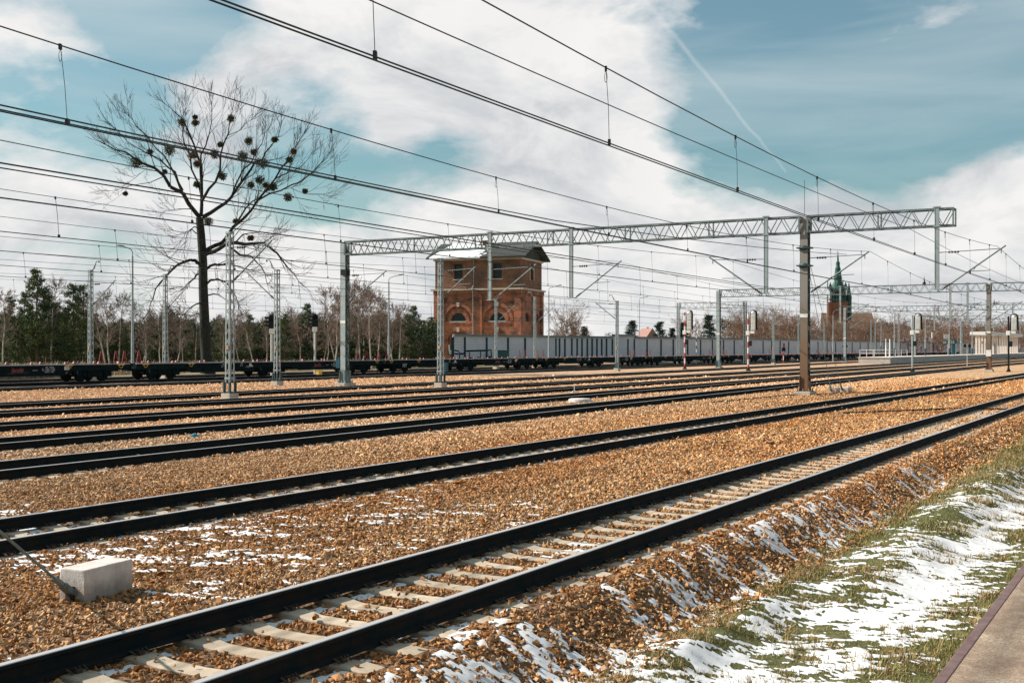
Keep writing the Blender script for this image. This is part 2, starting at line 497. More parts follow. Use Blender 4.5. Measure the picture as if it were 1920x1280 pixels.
def scatter(rng, y0, y1, dens, size):
    """points in the ballast seen between the depths y0 and y1"""
    n = int(dens * .5 * (y1 * y1 - y0 * y0) * 2 * .50)
    y = np.sqrt(rng.uniform(y0 * y0, y1 * y1, n)); x = y * rng.uniform(-.50, .50, n)
    s = x * ST + y * CT; l = -x * CT + y * ST
    toe = 4.2 + .5 * (fbm(s * .25, s * 0 + 2.2, 8, 3) - .5)
    keep = (l > toe - .12 + .45 * (rng.uniform(0, 1, n) ** 3 - .25)) & (l < 56.5) & (s < 100)
    sn = snow(s, l)
    keep &= (sn < .42) | (rng.uniform(0, 1, n) < np.where(sn > .9, .30, .6))
    fr = np.abs(np.mod(s / .6, 1.0)) * .6
    onsl = np.zeros(n, bool); onrail = np.zeros(n, bool)
    for k in (1, 2, 3, 4, 5, 6, 7):
        d = l - tl_s(k, s)
        onsl |= (np.abs(d) < 1.26) & ((fr < .15) | (fr > .45))
        for o in (-.7535, .7535): onrail |= np.abs(d - o) < .085
    keep &= (~onsl | (rng.uniform(0, 1, n) < .03)) & ~onrail
    s, l, sn, onsl = s[keep], l[keep], sn[keep], onsl[keep]
    r = size * np.exp(rng.normal(0, .27, len(s)))
    z = bed(s, l) + rng.uniform(-.35, .55, len(s)) * r + np.where(sn > .42, .006, 0) + np.where(onsl, .045, 0)
    return s, l, z, r

def stones(rng, protos, s, l, z, r):
    n = len(s)
    q = rng.normal(size=(n, 4)); q /= np.linalg.norm(q, axis=1, keepdims=True)
    w, x, y, zz = q.T
    Rm = np.stack([1 - 2 * (y * y + zz * zz), 2 * (x * y - w * zz), 2 * (x * zz + w * y),
                   2 * (x * y + w * zz), 1 - 2 * (x * x + zz * zz), 2 * (y * zz - w * x),
                   2 * (x * zz - w * y), 2 * (y * zz + w * x), 1 - 2 * (x * x + y * y)], -1).reshape(n, 3, 3)
    sc = np.stack([rng.uniform(.9, 1.35, n), rng.uniform(.7, 1.05, n), rng.uniform(.5, .85, n)], -1) * r[:, None]
    P = np.stack([s * ST - l * CT, s * CT + l * ST, z], -1)
    # own colour of each stone: rusty near the first two tracks, paler pinkish beyond
    t = rng.uniform(0, 1, n)[:, None]; k = rng.uniform(0, 1, n)[:, None]
    rust = np.array([.43, .20, .072]); tan = np.array([.61, .39, .20]); brown = np.array([.20, .105, .05]); grey = np.array([.47, .34, .235]); rose = np.array([.66, .45, .29])
    C = np.where(k < .30, rust, np.where(k < .68, tan, np.where(k < .80, brown, grey)))
    C = C * (.72 + .56 * t)
    far = sstep(l, 13.5, 22)[:, None]
    C = C * (1 - far) + (rose * (.55 + .7 * t)) * far
    near = np.minimum(np.abs(l - tl_s(1, s)), np.abs(l - tl_s(2, s)))
    stain = np.clip(sstep(fbm(s * .22, l * 1.1, 91, 3), .44, .62) * .6 + .9 * np.exp(-((near - 1.0) / .75) ** 2) * sstep(fbm(s * .12, l * .5, 93, 3), .36, .6), 0, 1)[:, None] * (1 - far)
    C = C * (1 - .6 * stain) + np.array([.40, .165, .045]) * (.55 + .7 * t) * .6 * stain
    which = rng.integers(0, len(protos), n)
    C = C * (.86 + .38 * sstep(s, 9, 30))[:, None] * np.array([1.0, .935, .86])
    VV, FF, CC = [], [], []; off = 0
    for i, (pv, pf) in enumerate(protos):
        m_ = which == i
        v = np.einsum('nij,nkj->nki', Rm[m_], pv[None] * sc[m_][:, None, :]) + P[m_][:, None, :]
        c = int(m_.sum())
        VV.append(v.reshape(-1, 3)); FF.append((pf[None] + (np.arange(c) * len(pv))[:, None, None] + off).reshape(-1, 3))
        CC.append(np.repeat(C[m_], len(pv), axis=0)); off += c * len(pv)
    return np.concatenate(VV), np.concatenate(FF), np.concatenate(CC)

m, nt, b = nodes('ballast stone'); M['stone'] = m
at = nt.nodes.new('ShaderNodeAttribute'); at.attribute_name = 'tint'
geo = coords(nt, 'Object')
c = mixc(nt, 1.0, at.outputs['Color'], ramp(nt, noise(nt, geo, 55, 4), [(.3, (.75, .75, .75)), (.7, (1.2, 1.18, 1.15))]), 'MULTIPLY')
nt.links.new(c, b.inputs['Base Color']); b.inputs['Roughness'].default_value = .9; b.inputs['Specular IOR Level'].default_value = .25
bump(nt, b, noise(nt, geo, 120, 3), .3, .01)

rng = np.random.default_rng(7)
VV, FF, CC = [], [], []; off = 0
for y0, y1, dens, size, np_, k in ((7.6, 15, 760, .0238, 8, 9), (15, 26, 580, .0255, 6, 8), (26, 42, 280, .032, 5, 7), (42, 66, 150, .043, 4, 6), (66, 100, 75, .055, 3, 6)):
    pr = stone_protos(np_, k, int(y0 * 10))
    v, f, c = stones(rng, pr, *scatter(rng, y0, y1, dens, size))
    VV.append(v); FF.append(f + off); CC.append(c); off += len(v)
me = np_mesh('ballast', np.concatenate(VV), np.concatenate(FF), M['stone'], False)
vcol(me, 'tint', np.concatenate(CC))
tag(link('ballast', me), 'loose rusty brown ballast stones between the tracks', 'ballast', kind='stuff')

# ---------------------------------------------------------------- grass
m, nt, b = nodes('grass blades'); M['grass'] = m
at = nt.nodes.new('ShaderNodeAttribute'); at.attribute_name = 'tint'
nt.links.new(at.outputs['Color'], b.inputs['Base Color']); b.inputs['Roughness'].default_value = .7
b.inputs['Specular IOR Level'].default_value = .2

def blades(rng, s, l, z, hgt, wid, lean=.7):
    n = len(s)
    P = np.stack([s * ST - l * CT, s * CT + l * ST, z], -1)
    a = rng.uniform(0, 2 * pi, n); tilt = np.abs(rng.normal(0, lean, n))
    side = np.stack([np.cos(a), np.sin(a), np.zeros(n)], -1)
    dirv = np.stack([-np.sin(a) * np.sin(tilt), np.cos(a) * np.sin(tilt), np.cos(tilt)], -1)
    bend = np.stack([-np.sin(a), np.cos(a), np.full(n, -.25)], -1)
    h = hgt[:, None]; w = wid[:, None]
    mid = P + dirv * h * .55
    tip = P + dirv * h * .95 + bend * h * .22
    V = np.stack([P - side * w, P + side * w, mid + side * w * .7, mid - side * w * .7, tip + side * w * .12, tip - side * w * .12], 1).reshape(-1, 3)
    i = np.arange(n)[:, None] * 6
    F = np.concatenate([i + np.array([0, 1, 2, 3]), i + np.array([3, 2, 4, 5])])
    return V, F

rng = np.random.default_rng(11)
n = 420000
s = rng.uniform(0, 1, n) ** 1.9 * 62 + 2.5; l = rng.uniform(1.16, 4.75, n)
x = s * ST - l * CT; y = s * CT + l * ST
toe = 4.2 + .5 * (fbm(s * .25, s * 0 + 2.2, 8, 3) - .5)
cl = fbm(s * 2.2, l * 2.2, 81, 3)
keep = inview(x, y, .5) & ((snow(s, l) < .35) | (rng.uniform(0, 1, n) < .10)) & (l < toe + .12 + .3 * (cl - .5)) & (rng.uniform(0, 1, n) < .25 + .75 * sstep(cl, .28, .55))
s, l, cl = s[keep], l[keep], cl[keep]; n = len(s)
hgt = rng.uniform(.022, .07, n) * (.65 + .9 * sstep(cl, .4, .7)) * (1 + .02 * s)
V, F = blades(rng, s, l, np.where(l < 4.0, verge(s, l), bed(s, l)) - .01, hgt, rng.uniform(.0016, .0030, n) * (1 + .06 * s), 1.0)
t = rng.uniform(0, 1, n)[:, None]; k = (rng.uniform(0, 1, n) + .9 * (fbm(s * 1.1, l * 1.4, 85, 3) - .5))[:, None]
C = np.where(k < .36, np.array([.17, .17, .052]), np.where(k < .66, np.array([.30, .25, .095]), np.array([.40, .26, .13]))) * (.6 + .7 * t)
me = np_mesh('grass', V, F, M['grass'], False); vcol(me, 'tint', np.repeat(C, 6, axis=0))
tag(link('grass', me), 'short winter grass growing through the snow by the platform', 'grass', kind='stuff')
# ---------------------------------------------------------------- platform under the eye
m, nt, b = nodes('platform slab'); M['slab'] = m
geo = coords(nt, 'Object')
c = ramp(nt, noise(nt, geo, 2.2, 9, .76), [(.32, (.16, .10, .068)), (.5, (.36, .25, .17)), (.66, (.55, .425, .31))])
c = mixc(nt, maths(nt, 'MULTIPLY', ramp(nt, noise(nt, geo, 48, 5, .75), [(.44, (0, 0, 0)), (.60, (1, 1, 1))]), .75), c, (.16, .115, .09))
nt.links.new(c, b.inputs['Base Color']); b.inputs['Roughness'].default_value = .95
bump(nt, b, noise(nt, geo, 90, 4), .5, .01)
def local(s, l, z=0.0): return SL(s, l, z), -TH
p = MB(); p.box(0.0, 7, -6, 70, -1.2, .5)
o = p.build('station_platform', M['slab']); o.location = SL(0, 1.075, 0); o.rotation_euler.z = -TH; tag(o, kind='structure')
e = MB()
for a in np.arange(-6, 70, 3.05): e.box(-.062, -.002, a, a + 3.046, .40, .504, bev=.006)
o = e.build('platform_edging', M['rust_edge']); o.location = SL(-.0, 1.075, 0) ; o.rotation_euler.z = -TH; tag(o, kind='structure')

# ---------------------------------------------------------------- rails and sleepers
m, nt, b = nodes('rail steel'); M['rail'] = m
g_ = nt.nodes.new('ShaderNodeNewGeometry'); sx = nt.nodes.new('ShaderNodeSeparateXYZ')
nt.links.new(g_.outputs['Position'], sx.inputs[0])
head = ramp(nt, maths(nt, 'ADD', sx.outputs['Z'], 1.0), [(.992, (0, 0, 0)), (.997, (1, 1, 1))])
n_ = noise(nt, coords(nt, 'Object'), 5, 5)
side = ramp(nt, n_, [(.35, (.006, .013, .015)), (.7, (.022, .017, .014))])
nt.links.new(mixc(nt, head, side, (.60, .57, .56)), b.inputs['Base Color'])
nt.links.new(maths(nt, 'MULTIPLY', head, .5), b.inputs['Metallic']); nt.links.new(maths(nt, 'ADD', .12, maths(nt, 'MULTIPLY', head, .4)), b.inputs['Specular IOR Level'])
nt.links.new(maths(nt, 'SUBTRACT', .85, maths(nt, 'MULTIPLY', head, .42)), b.inputs['Roughness'])
m, nt, b = nodes('sleeper concrete'); M['sleeper'] = m
co = coords(nt, 'Object'); sx = nt.nodes.new('ShaderNodeSeparateXYZ'); nt.links.new(co, sx.inputs[0])
oi = nt.nodes.new('ShaderNodeObjectInfo')
c = ramp(nt, noise(nt, co, 6, 6, .65), [(.3, (.38, .31, .23)), (.5, (.50, .415, .315)), (.7, (.60, .505, .39))])
d = maths(nt, 'ABSOLUTE', maths(nt, 'SUBTRACT', maths(nt, 'ABSOLUTE', sx.outputs['X']), .754))
f = maths(nt, 'MULTIPLY', ramp(nt, d, [(.08, (1, 1, 1)), (.26, (0, 0, 0))]), maths(nt, 'ADD', .25, maths(nt, 'MULTIPLY', noise(nt, co, 14, 4), .8)))
c = mixc(nt, f, c, (.19, .11, .06))
c = mixc(nt, 1.0, c, ramp(nt, oi.outputs['Random'], [(0, (.82, .80, .78)), (1, (1.08, 1.06, 1.04))]), 'MULTIPLY')
nt.links.new(c, b.inputs['Base Color']); b.inputs['Roughness'].default_value = .93; b.inputs['Specular IOR Level'].default_value = .2
bump(nt, b, noise(nt, co, 50, 4), .3, .01)
M['clip'] = worn('rail clip', (.03, .024, .02), (.09, .055, .036), 10, .7, .2, 0)

PROF = [(-.036, -.004), (-.031, 0), (.031, 0), (.036, -.004), (.0355, -.036), (.012, -.051), (.009, -.085), (.010, -.138), (.075, -.160), (.075, -.172), (-.075, -.172), (-.075, -.160), (-.010, -.138), (-.009, -.085), (-.012, -.051), (-.0355, -.036)]
def rail_mesh(k, off, s0, s1):
    ss = np.concatenate([np.arange(s0, 60, 2.0), np.arange(60, s1, 6.0)])
    ll = tl_s(k, ss) + off
    n = len(PROF); P = np.array(PROF)
    L = ll[:, None] + P[None, :, 0]; Z = np.broadcast_to(P[None, :, 1], L.shape); S = np.broadcast_to(ss[:, None], L.shape)
    V = np.stack([S * ST - L * CT, S * CT + L * ST, Z], -1).reshape(-1, 3)
    i = np.arange(len(ss) - 1)[:, None] * n; j = np.arange(n)[None, :]
    F = np.stack([i + j, i + (j + 1) % n, i + n + (j + 1) % n, i + n + j], -1).reshape(-1, 4)
    return np_mesh('rail', V, F, M['rail'], False)

def sleeper_mb():
    # across the track: full height under the rails, waisted in the middle, top dips to the centre
    b = MB()
    xs = [-1.30, -1.02, -.55, -.35, 0, .35, .55, 1.02, 1.30]
    tops = [-.205, -.176, -.176, -.205, -.212, -.205, -.176, -.176, -.205]
    ws = [.115, .115, .115, .10, .095, .10, .115, .115, .115]
    vs = []; fs = []
    for x, t, w in zip(xs, tops, ws):
        vs += [(x, -w - .02, -.40), (x, w + .02, -.40), (x, w, t - .012), (x, w - .014, t), (x, -w + .014, t), (x, -w, t - .012)]
    for i in range(len(xs) - 1):
        fs += [(i * 6 + k, i * 6 + (k + 1) % 6, i * 6 + 6 + (k + 1) % 6, i * 6 + 6 + k) for k in range(6)]
    fs += [tuple(range(6)), tuple(range(48, 54))]
    return b.add(vs, fs)
def clip_mb(x0, side):
    b = MB()
    x = x0 + side * .095
    for dy in (-.035, .035):
        b.tube([(x + side * .055, dy * 1.9, -.165), (x, dy * 2.2, -.138), (x - side * .035, dy, -.150), (x + side * .03, dy * .5, -.133)], .0085, 6)
    b.box(x - .03, x + .05, -.028, .028, -.182, -.145)
    return b
sl_mesh = None; clip_mesh = {}
LBL = {1: 'nearest railway track, pale concrete sleepers showing between two dark rails',
       2: 'second railway track from the platform, in front of the brown gantry mast',
       3: 'third railway track from the platform, just behind the brown gantry mast',
       4: 'fourth railway track from the platform, behind the round concrete lid',
       5: 'fifth railway track from the platform, in the middle of the close set rails',
       6: 'sixth railway track from the platform, in front of the left lattice mast footing',
       7: 'seventh railway track from the platform, between lattice masts and the wide pale ballast strip',
       8: 'railway track just in front of the empty flat wagons',
       9: 'railway track carrying the row of empty flat wagons',
       10: 'farthest railway track, behind the empty flat wagons'}
for k in TRK:
    t = thing('railway_track', LBL[k], 'railway track', (0, 0, 0), 0, 'parallel railway tracks')
    for off in (.7535, -.7535):
        link('rail', rail_mesh(k, off, -18 if k < 8 else 0, 440), t)
    if k > 5: continue
    smax = {1: 106, 2: 150, 3: 110, 4: 70, 5: 60}[k]
    sv_ = [i * .6 for i in range(int((3.0 if k < 3 else 9) / .6), int(smax / .6))]
    for i, s in enumerate(sv_):
        l = float(tl_s(k, s)); l2 = float(tl_s(k, s + 1.0))
        rz = -TH + atan(l2 - l)
        if i < 100:
            if sl_mesh is None: o = sleeper_mb().build('sleeper', M['sleeper'], t); sl_mesh = o.data
            else: o = link('sleeper', sl_mesh, t)
            o.location = SL(s, l, 0); o.rotation_euler.z = rz
            if k < 3 and i < 34:
                for x0 in (-.7535, .7535):
                    for sd in (-1, 1):
                        key = (x0, sd)
                        if key not in clip_mesh:
                            c = clip_mb(x0, sd).build('rail_clip', M['clip'], o); clip_mesh[key] = c.data
                        else: link('rail_clip', clip_mesh[key], o)
        else:
            if i == 100: rest = MB()
            mt = Matrix.Translation(SL(s, l, 0)) @ Matrix.Rotation(rz, 4, 'Z')
            q = sleeper_mb(); rest.add([mt @ Vector(v) for v in q.v], q.f)
    if len(sv_) > 100: tag(rest.build('far_sleeper', M['sleeper'], t), kind='stuff')

# ---------------------------------------------------------------- portal gantries over the tracks
m, nt, b = nodes('rusty mast'); M['mast_rust'] = m
co = coords(nt, 'Object'); sx = nt.nodes.new('ShaderNodeSeparateXYZ'); nt.links.new(co, sx.inputs[0])
f = maths(nt, 'ADD', maths(nt, 'MULTIPLY', sx.outputs['Z'], .16), maths(nt, 'MULTIPLY', noise(nt, coords(nt, 'Object', (1, 1, .35)), 3.2, 5), .35))
c = ramp(nt, f, [(.12, (.06, .045, .035)), (.24, (.17, .08, .038)), (.55, (.19, .115, .065)), (.95, (.21, .18, .145)), (1.25 / 1.3, (.23, .21, .19))])
nt.links.new(c, b.inputs['Base Color']); b.inputs['Roughness'].default_value = .7

def portal_mast(name, mat, t, x, rust):
    w = .19; d = .21                      # half width across the beam, half depth along the track
    q = MB()
    for y in (-d, d):                     # two channels, webs facing along the track
        q.box(x - w, x + w, y - .008, y + .008, .27, 8.97)
        for e in (-w, w):
            q.box(min(e, e * .93) + x, max(e, e * .93) + x, *sorted((y + (.009 if y < 0 else -.009), y + (.10 if y < 0 else -.10))), .27, 8.965)
    mast = q.build(name, mat, t); q = MB()
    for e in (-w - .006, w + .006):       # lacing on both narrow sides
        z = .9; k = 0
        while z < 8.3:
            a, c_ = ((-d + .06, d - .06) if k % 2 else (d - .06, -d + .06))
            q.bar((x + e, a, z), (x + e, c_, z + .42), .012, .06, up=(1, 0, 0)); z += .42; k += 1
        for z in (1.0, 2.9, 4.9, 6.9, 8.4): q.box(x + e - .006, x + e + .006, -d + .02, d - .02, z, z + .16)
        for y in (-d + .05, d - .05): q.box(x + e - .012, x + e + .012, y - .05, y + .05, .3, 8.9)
    q.build('lacing', M['side_shaded'], mast)
    sh = MB()                             # gusset shoes at the foot
    for y in (-d - .02, d + .02):
        sh.box(x - w - .025, x + w + .025, y - .012, y + .012, .2, 1.0)
    for e in (-w - .02, w + .02):
        for y in (-d - .02, d + .02): sh.box(x + e - .012, x + e + .012, y - .09, y + .09, .2, .95)
    sh.box(x - w - .16, x + w + .16, -d - .2, d + .2, .17, .2)
    for e in (-w - .1, 0, w + .1):
        for y in (-d - .14, d + .14): sh.lathe([(0, .1), (.035, .1), (.035, .0), (.05, .0), (.05, -.03)], (x + e, y, .22), 6)
    sh.build('shoe', M['galv_dark'] if not rust else M['mast_rust'], mast)
    wb = MB(); wb.box(x - w - .003, x + w + .003, -d - .022, -d - .009, 3.92, 4.10); wb.build('white_band', M['white'], mast)
    fo = MB(); fo.box(x - .42, x + .42, -.58, .58, -.75, .169, bev=.02); fo.build('foundation', M['foundation'], t)
    return mast

def insulator(q, p, r=.075, L=.42, axis='x', n=4):
    prof = []
    for i in range(n):
        h = -L / 2 + L * i / (n - 1) * .8
        prof += [(r * .35, h), (r, h + .02), (r * .8, h + .05), (r * .35, h + .06)]
    q.lathe([(0, -L / 2)] + prof + [(.02, L / 2), (0, L / 2)], p, 10, axis)

def arm(t, x, y, sgn, z0=5.15, ztip=7.15, reach=2.85, name='cantilever_arm', mat='galv_dark', start=.22):
    """cantilever carrying the wires beside a post: raked tube, top tie, registration tube"""
    q = MB()
    a = Vector((x + sgn * start, y, z0)); tip = Vector((x + sgn * (reach + start), y, ztip))
    q.tube([a, tip], .038, 8)
    zt = ztip - .22
    u = tip - (tip - a) * .07
    q.tube([(x + sgn * start * .4, y, zt), u], .022, 6)
    v = a.lerp(tip, .42)
    q.tube([v, v + Vector((sgn * .95, 0, .02))], .02, 6)
    q.tube([v + Vector((sgn * .2, 0, 0)), a.lerp(tip, .55)], .012, 5)
    q.bar(u, u + Vector((0, 0, -.22)), .04)
    o = q.build(name, M[mat], t)
    i = MB(); insulator(i, (x + sgn * (start + .55), y, zt), .07, .5); i.build('insulator', M['insul'], o); d = (tip - a).normalized(); i = MB()
    for k in range(4): i.lathe([(.02, -.02), (.085, 0), (.06, .03), (.02, .04)], a + d * (.18 + .09 * k), 8)
    i.build('insulator', M['insul'], o)
    return o

def truss(name, t, x0, x1, z0, z1, hd, pitch, mat, th=.075):
    q = MB()
    for y in (-hd, hd):
        for z, sg in ((z0, 1), (z1, -1)):
            q.angle((x0, y, z), (x1, y, z), th, .012, (0, -1 if y > 0 else 1, 0), (0, 0, sg))
        n = max(2, int(round((x1 - x0) / pitch))); dx = (x1 - x0) / n
        for i in range(n):
            a = x0 + i * dx; mm = a + dx / 2; ye = y + (.013 if y < 0 else -.013)
            q.bar((a + .04, ye, z1 - .05), (mm - .03, ye, z0 + .05), .032, .05, up=(0, 1, 0))
            q.bar((mm + .03, ye, z0 + .05), (a + dx - .04, ye, z1 - .05), .032, .05, up=(0, 1, 0))
    n2 = max(2, int(round((x1 - x0) / (pitch * 5)))); d2 = (x1 - x0) / n2
    for i in range(n2 + 1):
        x = x0 + i * d2
        for y in (-hd, hd): q.bar((x, y * .96, z0), (x, y * .96, z1), .07, .05)
        for z in (z0 + .04, z1 - .04):
            q.bar((x, -hd, z), (x, hd, z), .05)
            if i < n2:
                for j in range(4):
                    xa, xb = x + d2 * j / 4, x + d2 * (j + 1) / 4
                    q.bar((xa, hd if j % 2 else -hd, z), (xb, -hd if j % 2 else hd, z), .028, .02)
    return q.build(name, M[mat], t)

def gantry(label, s, ll, lr, l_end, posts, arms_on_masts, cat='overhead gantry', rust=True):
    """ll, lr: masts; l_end: tip of the beam; posts: (l, [side of arm]) hung under the beam"""
    t = thing('catenary_gantry', label, cat, SL(s, lr, -.15), -TH, 'portal gantries over the tracks')
    X = lambda l: lr - l
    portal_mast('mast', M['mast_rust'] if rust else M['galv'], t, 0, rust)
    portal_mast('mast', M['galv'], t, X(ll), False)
    truss('truss_beam', t, X(ll) + .22, -.215, 8.2, 9.08, .36, 1.02, 'truss')
    truss('truss_beam', t, .215, X(l_end), 8.2, 9.08, .36, 1.02, 'truss')
    for l, sides in posts:
        q = MB(); x = X(l)
        q.box(x - .07, x + .07, -.50, -.385, 5.2, 9.15)
        q.box(x - .10, x - .071, -.51, -.375, 5.2, 9.14); q.box(x + .071, x + .10, -.51, -.375, 5.2, 9.14)
        for z in (8.16, 9.09): q.box(x - .17, x + .17, -.53, -.37, z, z + .05)
        q.box(x - .17, x + .17, -.53, -.36, 5.15, 5.199)
        po = q.build('drop_post', M['galv'], t)
        for sg in sides: arm(po, x, -.44, sg)
    for l, sg in arms_on_masts: arm(t, X(l), 0, sg, start=.30, reach=2.9, z0=5.2)
    return t

MAIN_S = 60.0
g1 = gantry('near overhead gantry on a rust brown mast at right and a grey mast at left', MAIN_S, 46.3, 17.0, 9.78,
            [(10.5, [1]), (18.9, [-1]), (30.1, [1]), (35.4, [1])], [(17.0, 1), (46.3, 1)])
# small things fixed to the near gantry
q = MB(); q.box(-29.35, -28.9, -.4, .0, 6.95, 7.3); q.box(-29.28, -29.24, -.2, -.16, 7.3, 7.62); q.build('switch_box', M['black'], g1)
for z in (6.55, 7.45):
    q = MB(); q.lathe([(0, -.26), (.17, -.24), (.22, -.05), (.22, .05), (.17, .24), (0, .26)], (0, -.05, z), 12, 'x'); q.box(-.36, .36, -.34, .26, z - .03, z + .03); q.build('wire_clamp', M['teal_paint'], g1)
q = MB(); q.tube([(0, -.1, 9.1), (0, -.1, 10.9)], .012, 6); q.build('spike', M['wire'], g1)
g2 = gantry('second overhead gantry, behind the near one, with its right mast carrying a white notice', 130.5, 47.0, 17.9, -14,
            [(10.5, [-1]), (19.9, [1]), (21.6, [1]), (33.0, [1]), (-3.0, [1])], [(17.9, 1), (47.0, 1)])
q = MB(); q.box(-.24, .24, -.31, -.29, 1.55, 2.2); q.build('notice_plate', M['white'], g2)
q = MB(); q.lathe([(0, 0), (.16, 0), (.2, .12), (.1, .3), (.06, .5), (.0, .9)], (-6.4, 0, 9.1), 8); q.build('insulator', M['insul'], g2)
g3 = copy_tree(g2); g3.location = SL(195, 19.6, -.15); g3['label'] = 'third overhead gantry, its grey mast standing at the near end of the far platform'
g4 = copy_tree(g2); g4.location = SL(258, 20.8, -.15); g4['label'] = 'fourth overhead gantry, a faint truss above the far platform shelter'
g5 = copy_tree(g2); g5.location = SL(320, 21.5, -.15); g5['label'] = 'farthest overhead gantry, the faintest truss just above the far shelter'

# ---------------------------------------------------------------- single lattice masts
def lattice_mast(label, s, l, h=7.75, arms=(1,), bracket=1, rz=0.0):
    t = thing('lattice_mast', label, 'overhead mast', SL(s, l, .16), -TH + rz, 'lattice masts between the tracks')
    w = .15; d = .17
    q = MB()
    for x in (-w, w):
        for y in (-d, d):
            q.angle((x, y, .02), (x * .8, y * .8, h), .075, .012, (-1 if x > 0 else 1, 0, 0), (0, -1 if y > 0 else 1, 0))
    z = .75; k = 0
    while z < h - .35:
        f0 = 1 - .2 * z / h; f1 = 1 - .2 * (z + .46) / h
        for y in (-d, d):
            e = 1 if k % 2 else -1
            q.bar((e * w * f0 * .9, y * f0, z), (-e * w * f1 * .9, y * f1, z + .46), .03, .01, up=(0, 1, 0))
        for x in (-w, w):
            e = -1 if k % 2 else 1
            q.bar((x * f0, e * d * f0 * .9, z), (x * f1, -e * d * f1 * .9, z + .46), .03, .01, up=(1, 0, 0))
        z += .46; k += 1
    for z in (.62, h * .62, h - .35, h - .1):
        f0 = 1.06 - .2 * z / h
        for y in (-d, d): q.box(-w * f0, w * f0, y * f0 - .008, y * f0 + .008, z, z + .09)
        for x in (-w, w): q.box(x * f0 - .008, x * f0 + .008, -d * f0, d * f0, z, z + .09)
    mast = q.build('mast', M['galv'], t)
    sh = MB()
    for x in (-w - .02, w + .02):
        for y in (-d - .02, d + .02): sh.box(x - .045, x + .045, y - .045, y + .045, .0, .5, bev=.01)
    sh.box(-w - .12, w + .12, -d - .12, d + .12, -.02, .0)
    sh.build('shoe', M['teal_paint'], mast)
    fo = MB(); fo.box(-.27, .27, -.3, .3, -.9, -.021, bev=.02); fo.build('foundation', M['foundation'], t)
    for sg in arms: arm(t, 0, 0, sg, z0=5.1, ztip=6.9, reach=2.35, start=.16)
    if bracket:
        b = MB(); e = bracket
        b.tube([(0, 0, h - .05), (e * .28, 0, h + .05), (e * .62, 0, h + .62), (e * .85, 0, h + .62)], .035, 6)
        b.tube([(e * .1, 0, h - .02), (e * .42, 0, h + .1), (e * .55, 0, h + .5)], .02, 6)
        b.tube([(e * .85, 0, h + .62), (e * .85, 0, h + .5)], .06, 6)
        b.build('line_bracket', M['galv_dark'], t)
    pl = MB(); pl.box(-.08, .08, -d - .03, -d - .015, 2.0, 2.2); pl.build('number_plate', M['plate'], t)
    return t
def mast_at(label, x, l, **k):
    Y, s = look(x, l); k['h'] = k.get('h', 7.75) - .28
    return lattice_mast(label, s, l, **k)
mast_at('tall lattice mast on a square concrete footing, nearest of the lattice masts', 431, 38.5, h=7.7, arms=(1,), bracket=0)
mast_at('lattice mast on a low footing in pale ballast, left of the grey gantry mast', 519.5, 50.0, h=7.3, arms=(-1,), bracket=-1)
mast_at('lattice mast on a concrete footing standing in front of the brick water tower', 826, 39.2, h=7.75, arms=(1,), bracket=0)
mast_at('leftmost lattice mast, rising behind the flat wagons beside the tall pine', 170, 69.2, h=8.0, arms=(1,), bracket=1)
mast_at('lattice mast behind the flat wagons, just left of the mistletoe tree trunk', 310, 69.2, h=8.1, arms=(1,), bracket=1)
mast_at('lattice mast behind the wagons in front of the right arched window of the tower', 930, 68.6, h=8.0, arms=(1,), bracket=1)
mast_at('lattice mast behind the wagons before the dark side wall of the tower', 1003, 68.2, h=8.5, arms=(1,), bracket=-1)
mast_at('lattice mast in front of the wagons, right of the brick tower', 1157, 52.0, h=7.3, arms=(-1,), bracket=-1)
mast_at('lattice mast in front of the wagons, just left of the brown gantry mast', 1450, 52.5, h=7.3, arms=(), bracket=1)
for x, l, h, w in ((1633, 66, 9.0, 'first of the far lattice masts right of the church tower'), (1641, 66.5, 8.7, 'second of the far lattice masts right of the church tower'),
                   (1685, 45.5, 8.5, 'lattice mast standing on the far platform behind the signal on the left'),
                   (1545, 67.5, 8.0, 'far lattice mast behind the wagons, left of the church tower'),
                   (1803, 45.0, 8.4, 'lattice mast on the far platform between two lamp posts'), (1497, 67, 9.0, 'far lattice mast half hidden by the brown gantry mast')):
    mast_at(w, x, l, h=h, arms=(), bracket=0)
# small portal behind the wagons
def small_portal(label, xa, xb, l, s_h=9.6):
    Ya, sa = look(xa, l)
    t = thing('catenary_gantry', label, 'overhead gantry', SL(sa, l, -.15), -TH)
    for k, x in enumerate((0, 10.5)):
        q = MB()
        for a in (-.22, .22):
            for y in (-.22, .22): q.angle((x + a, y, 0), (x + a, y, s_h), .09, .014, (-1 if a > 0 else 1, 0, 0), (0, -1 if y > 0 else 1, 0))
        z = .5; kk = 0
        while z < s_h - .6:
            for y in (-.22, .22): q.bar((x + (.2 if kk % 2 else -.2), y, z), (x - (.2 if kk % 2 else -.2), y, z + .5), .04, .012, up=(0, 1, 0))
            for a in (-.22, .22): q.bar((x + a, (.2 if kk % 2 else -.2), z), (x + a, -(.2 if kk % 2 else -.2), z + .5), .04, .012, up=(1, 0, 0))
            z += .5; kk += 1
        q.build('mast', M['galv'] if k == 0 else M['galv_dark'], t)
    truss('truss_beam', t, .24, 10.26, s_h - .95, s_h - .05, .25, 1.0, 'galv')
    return t
small_portal('short lattice portal gantry behind the grey noise barrier line, with two masts', 1272, 1340, 67.5, 9.3)

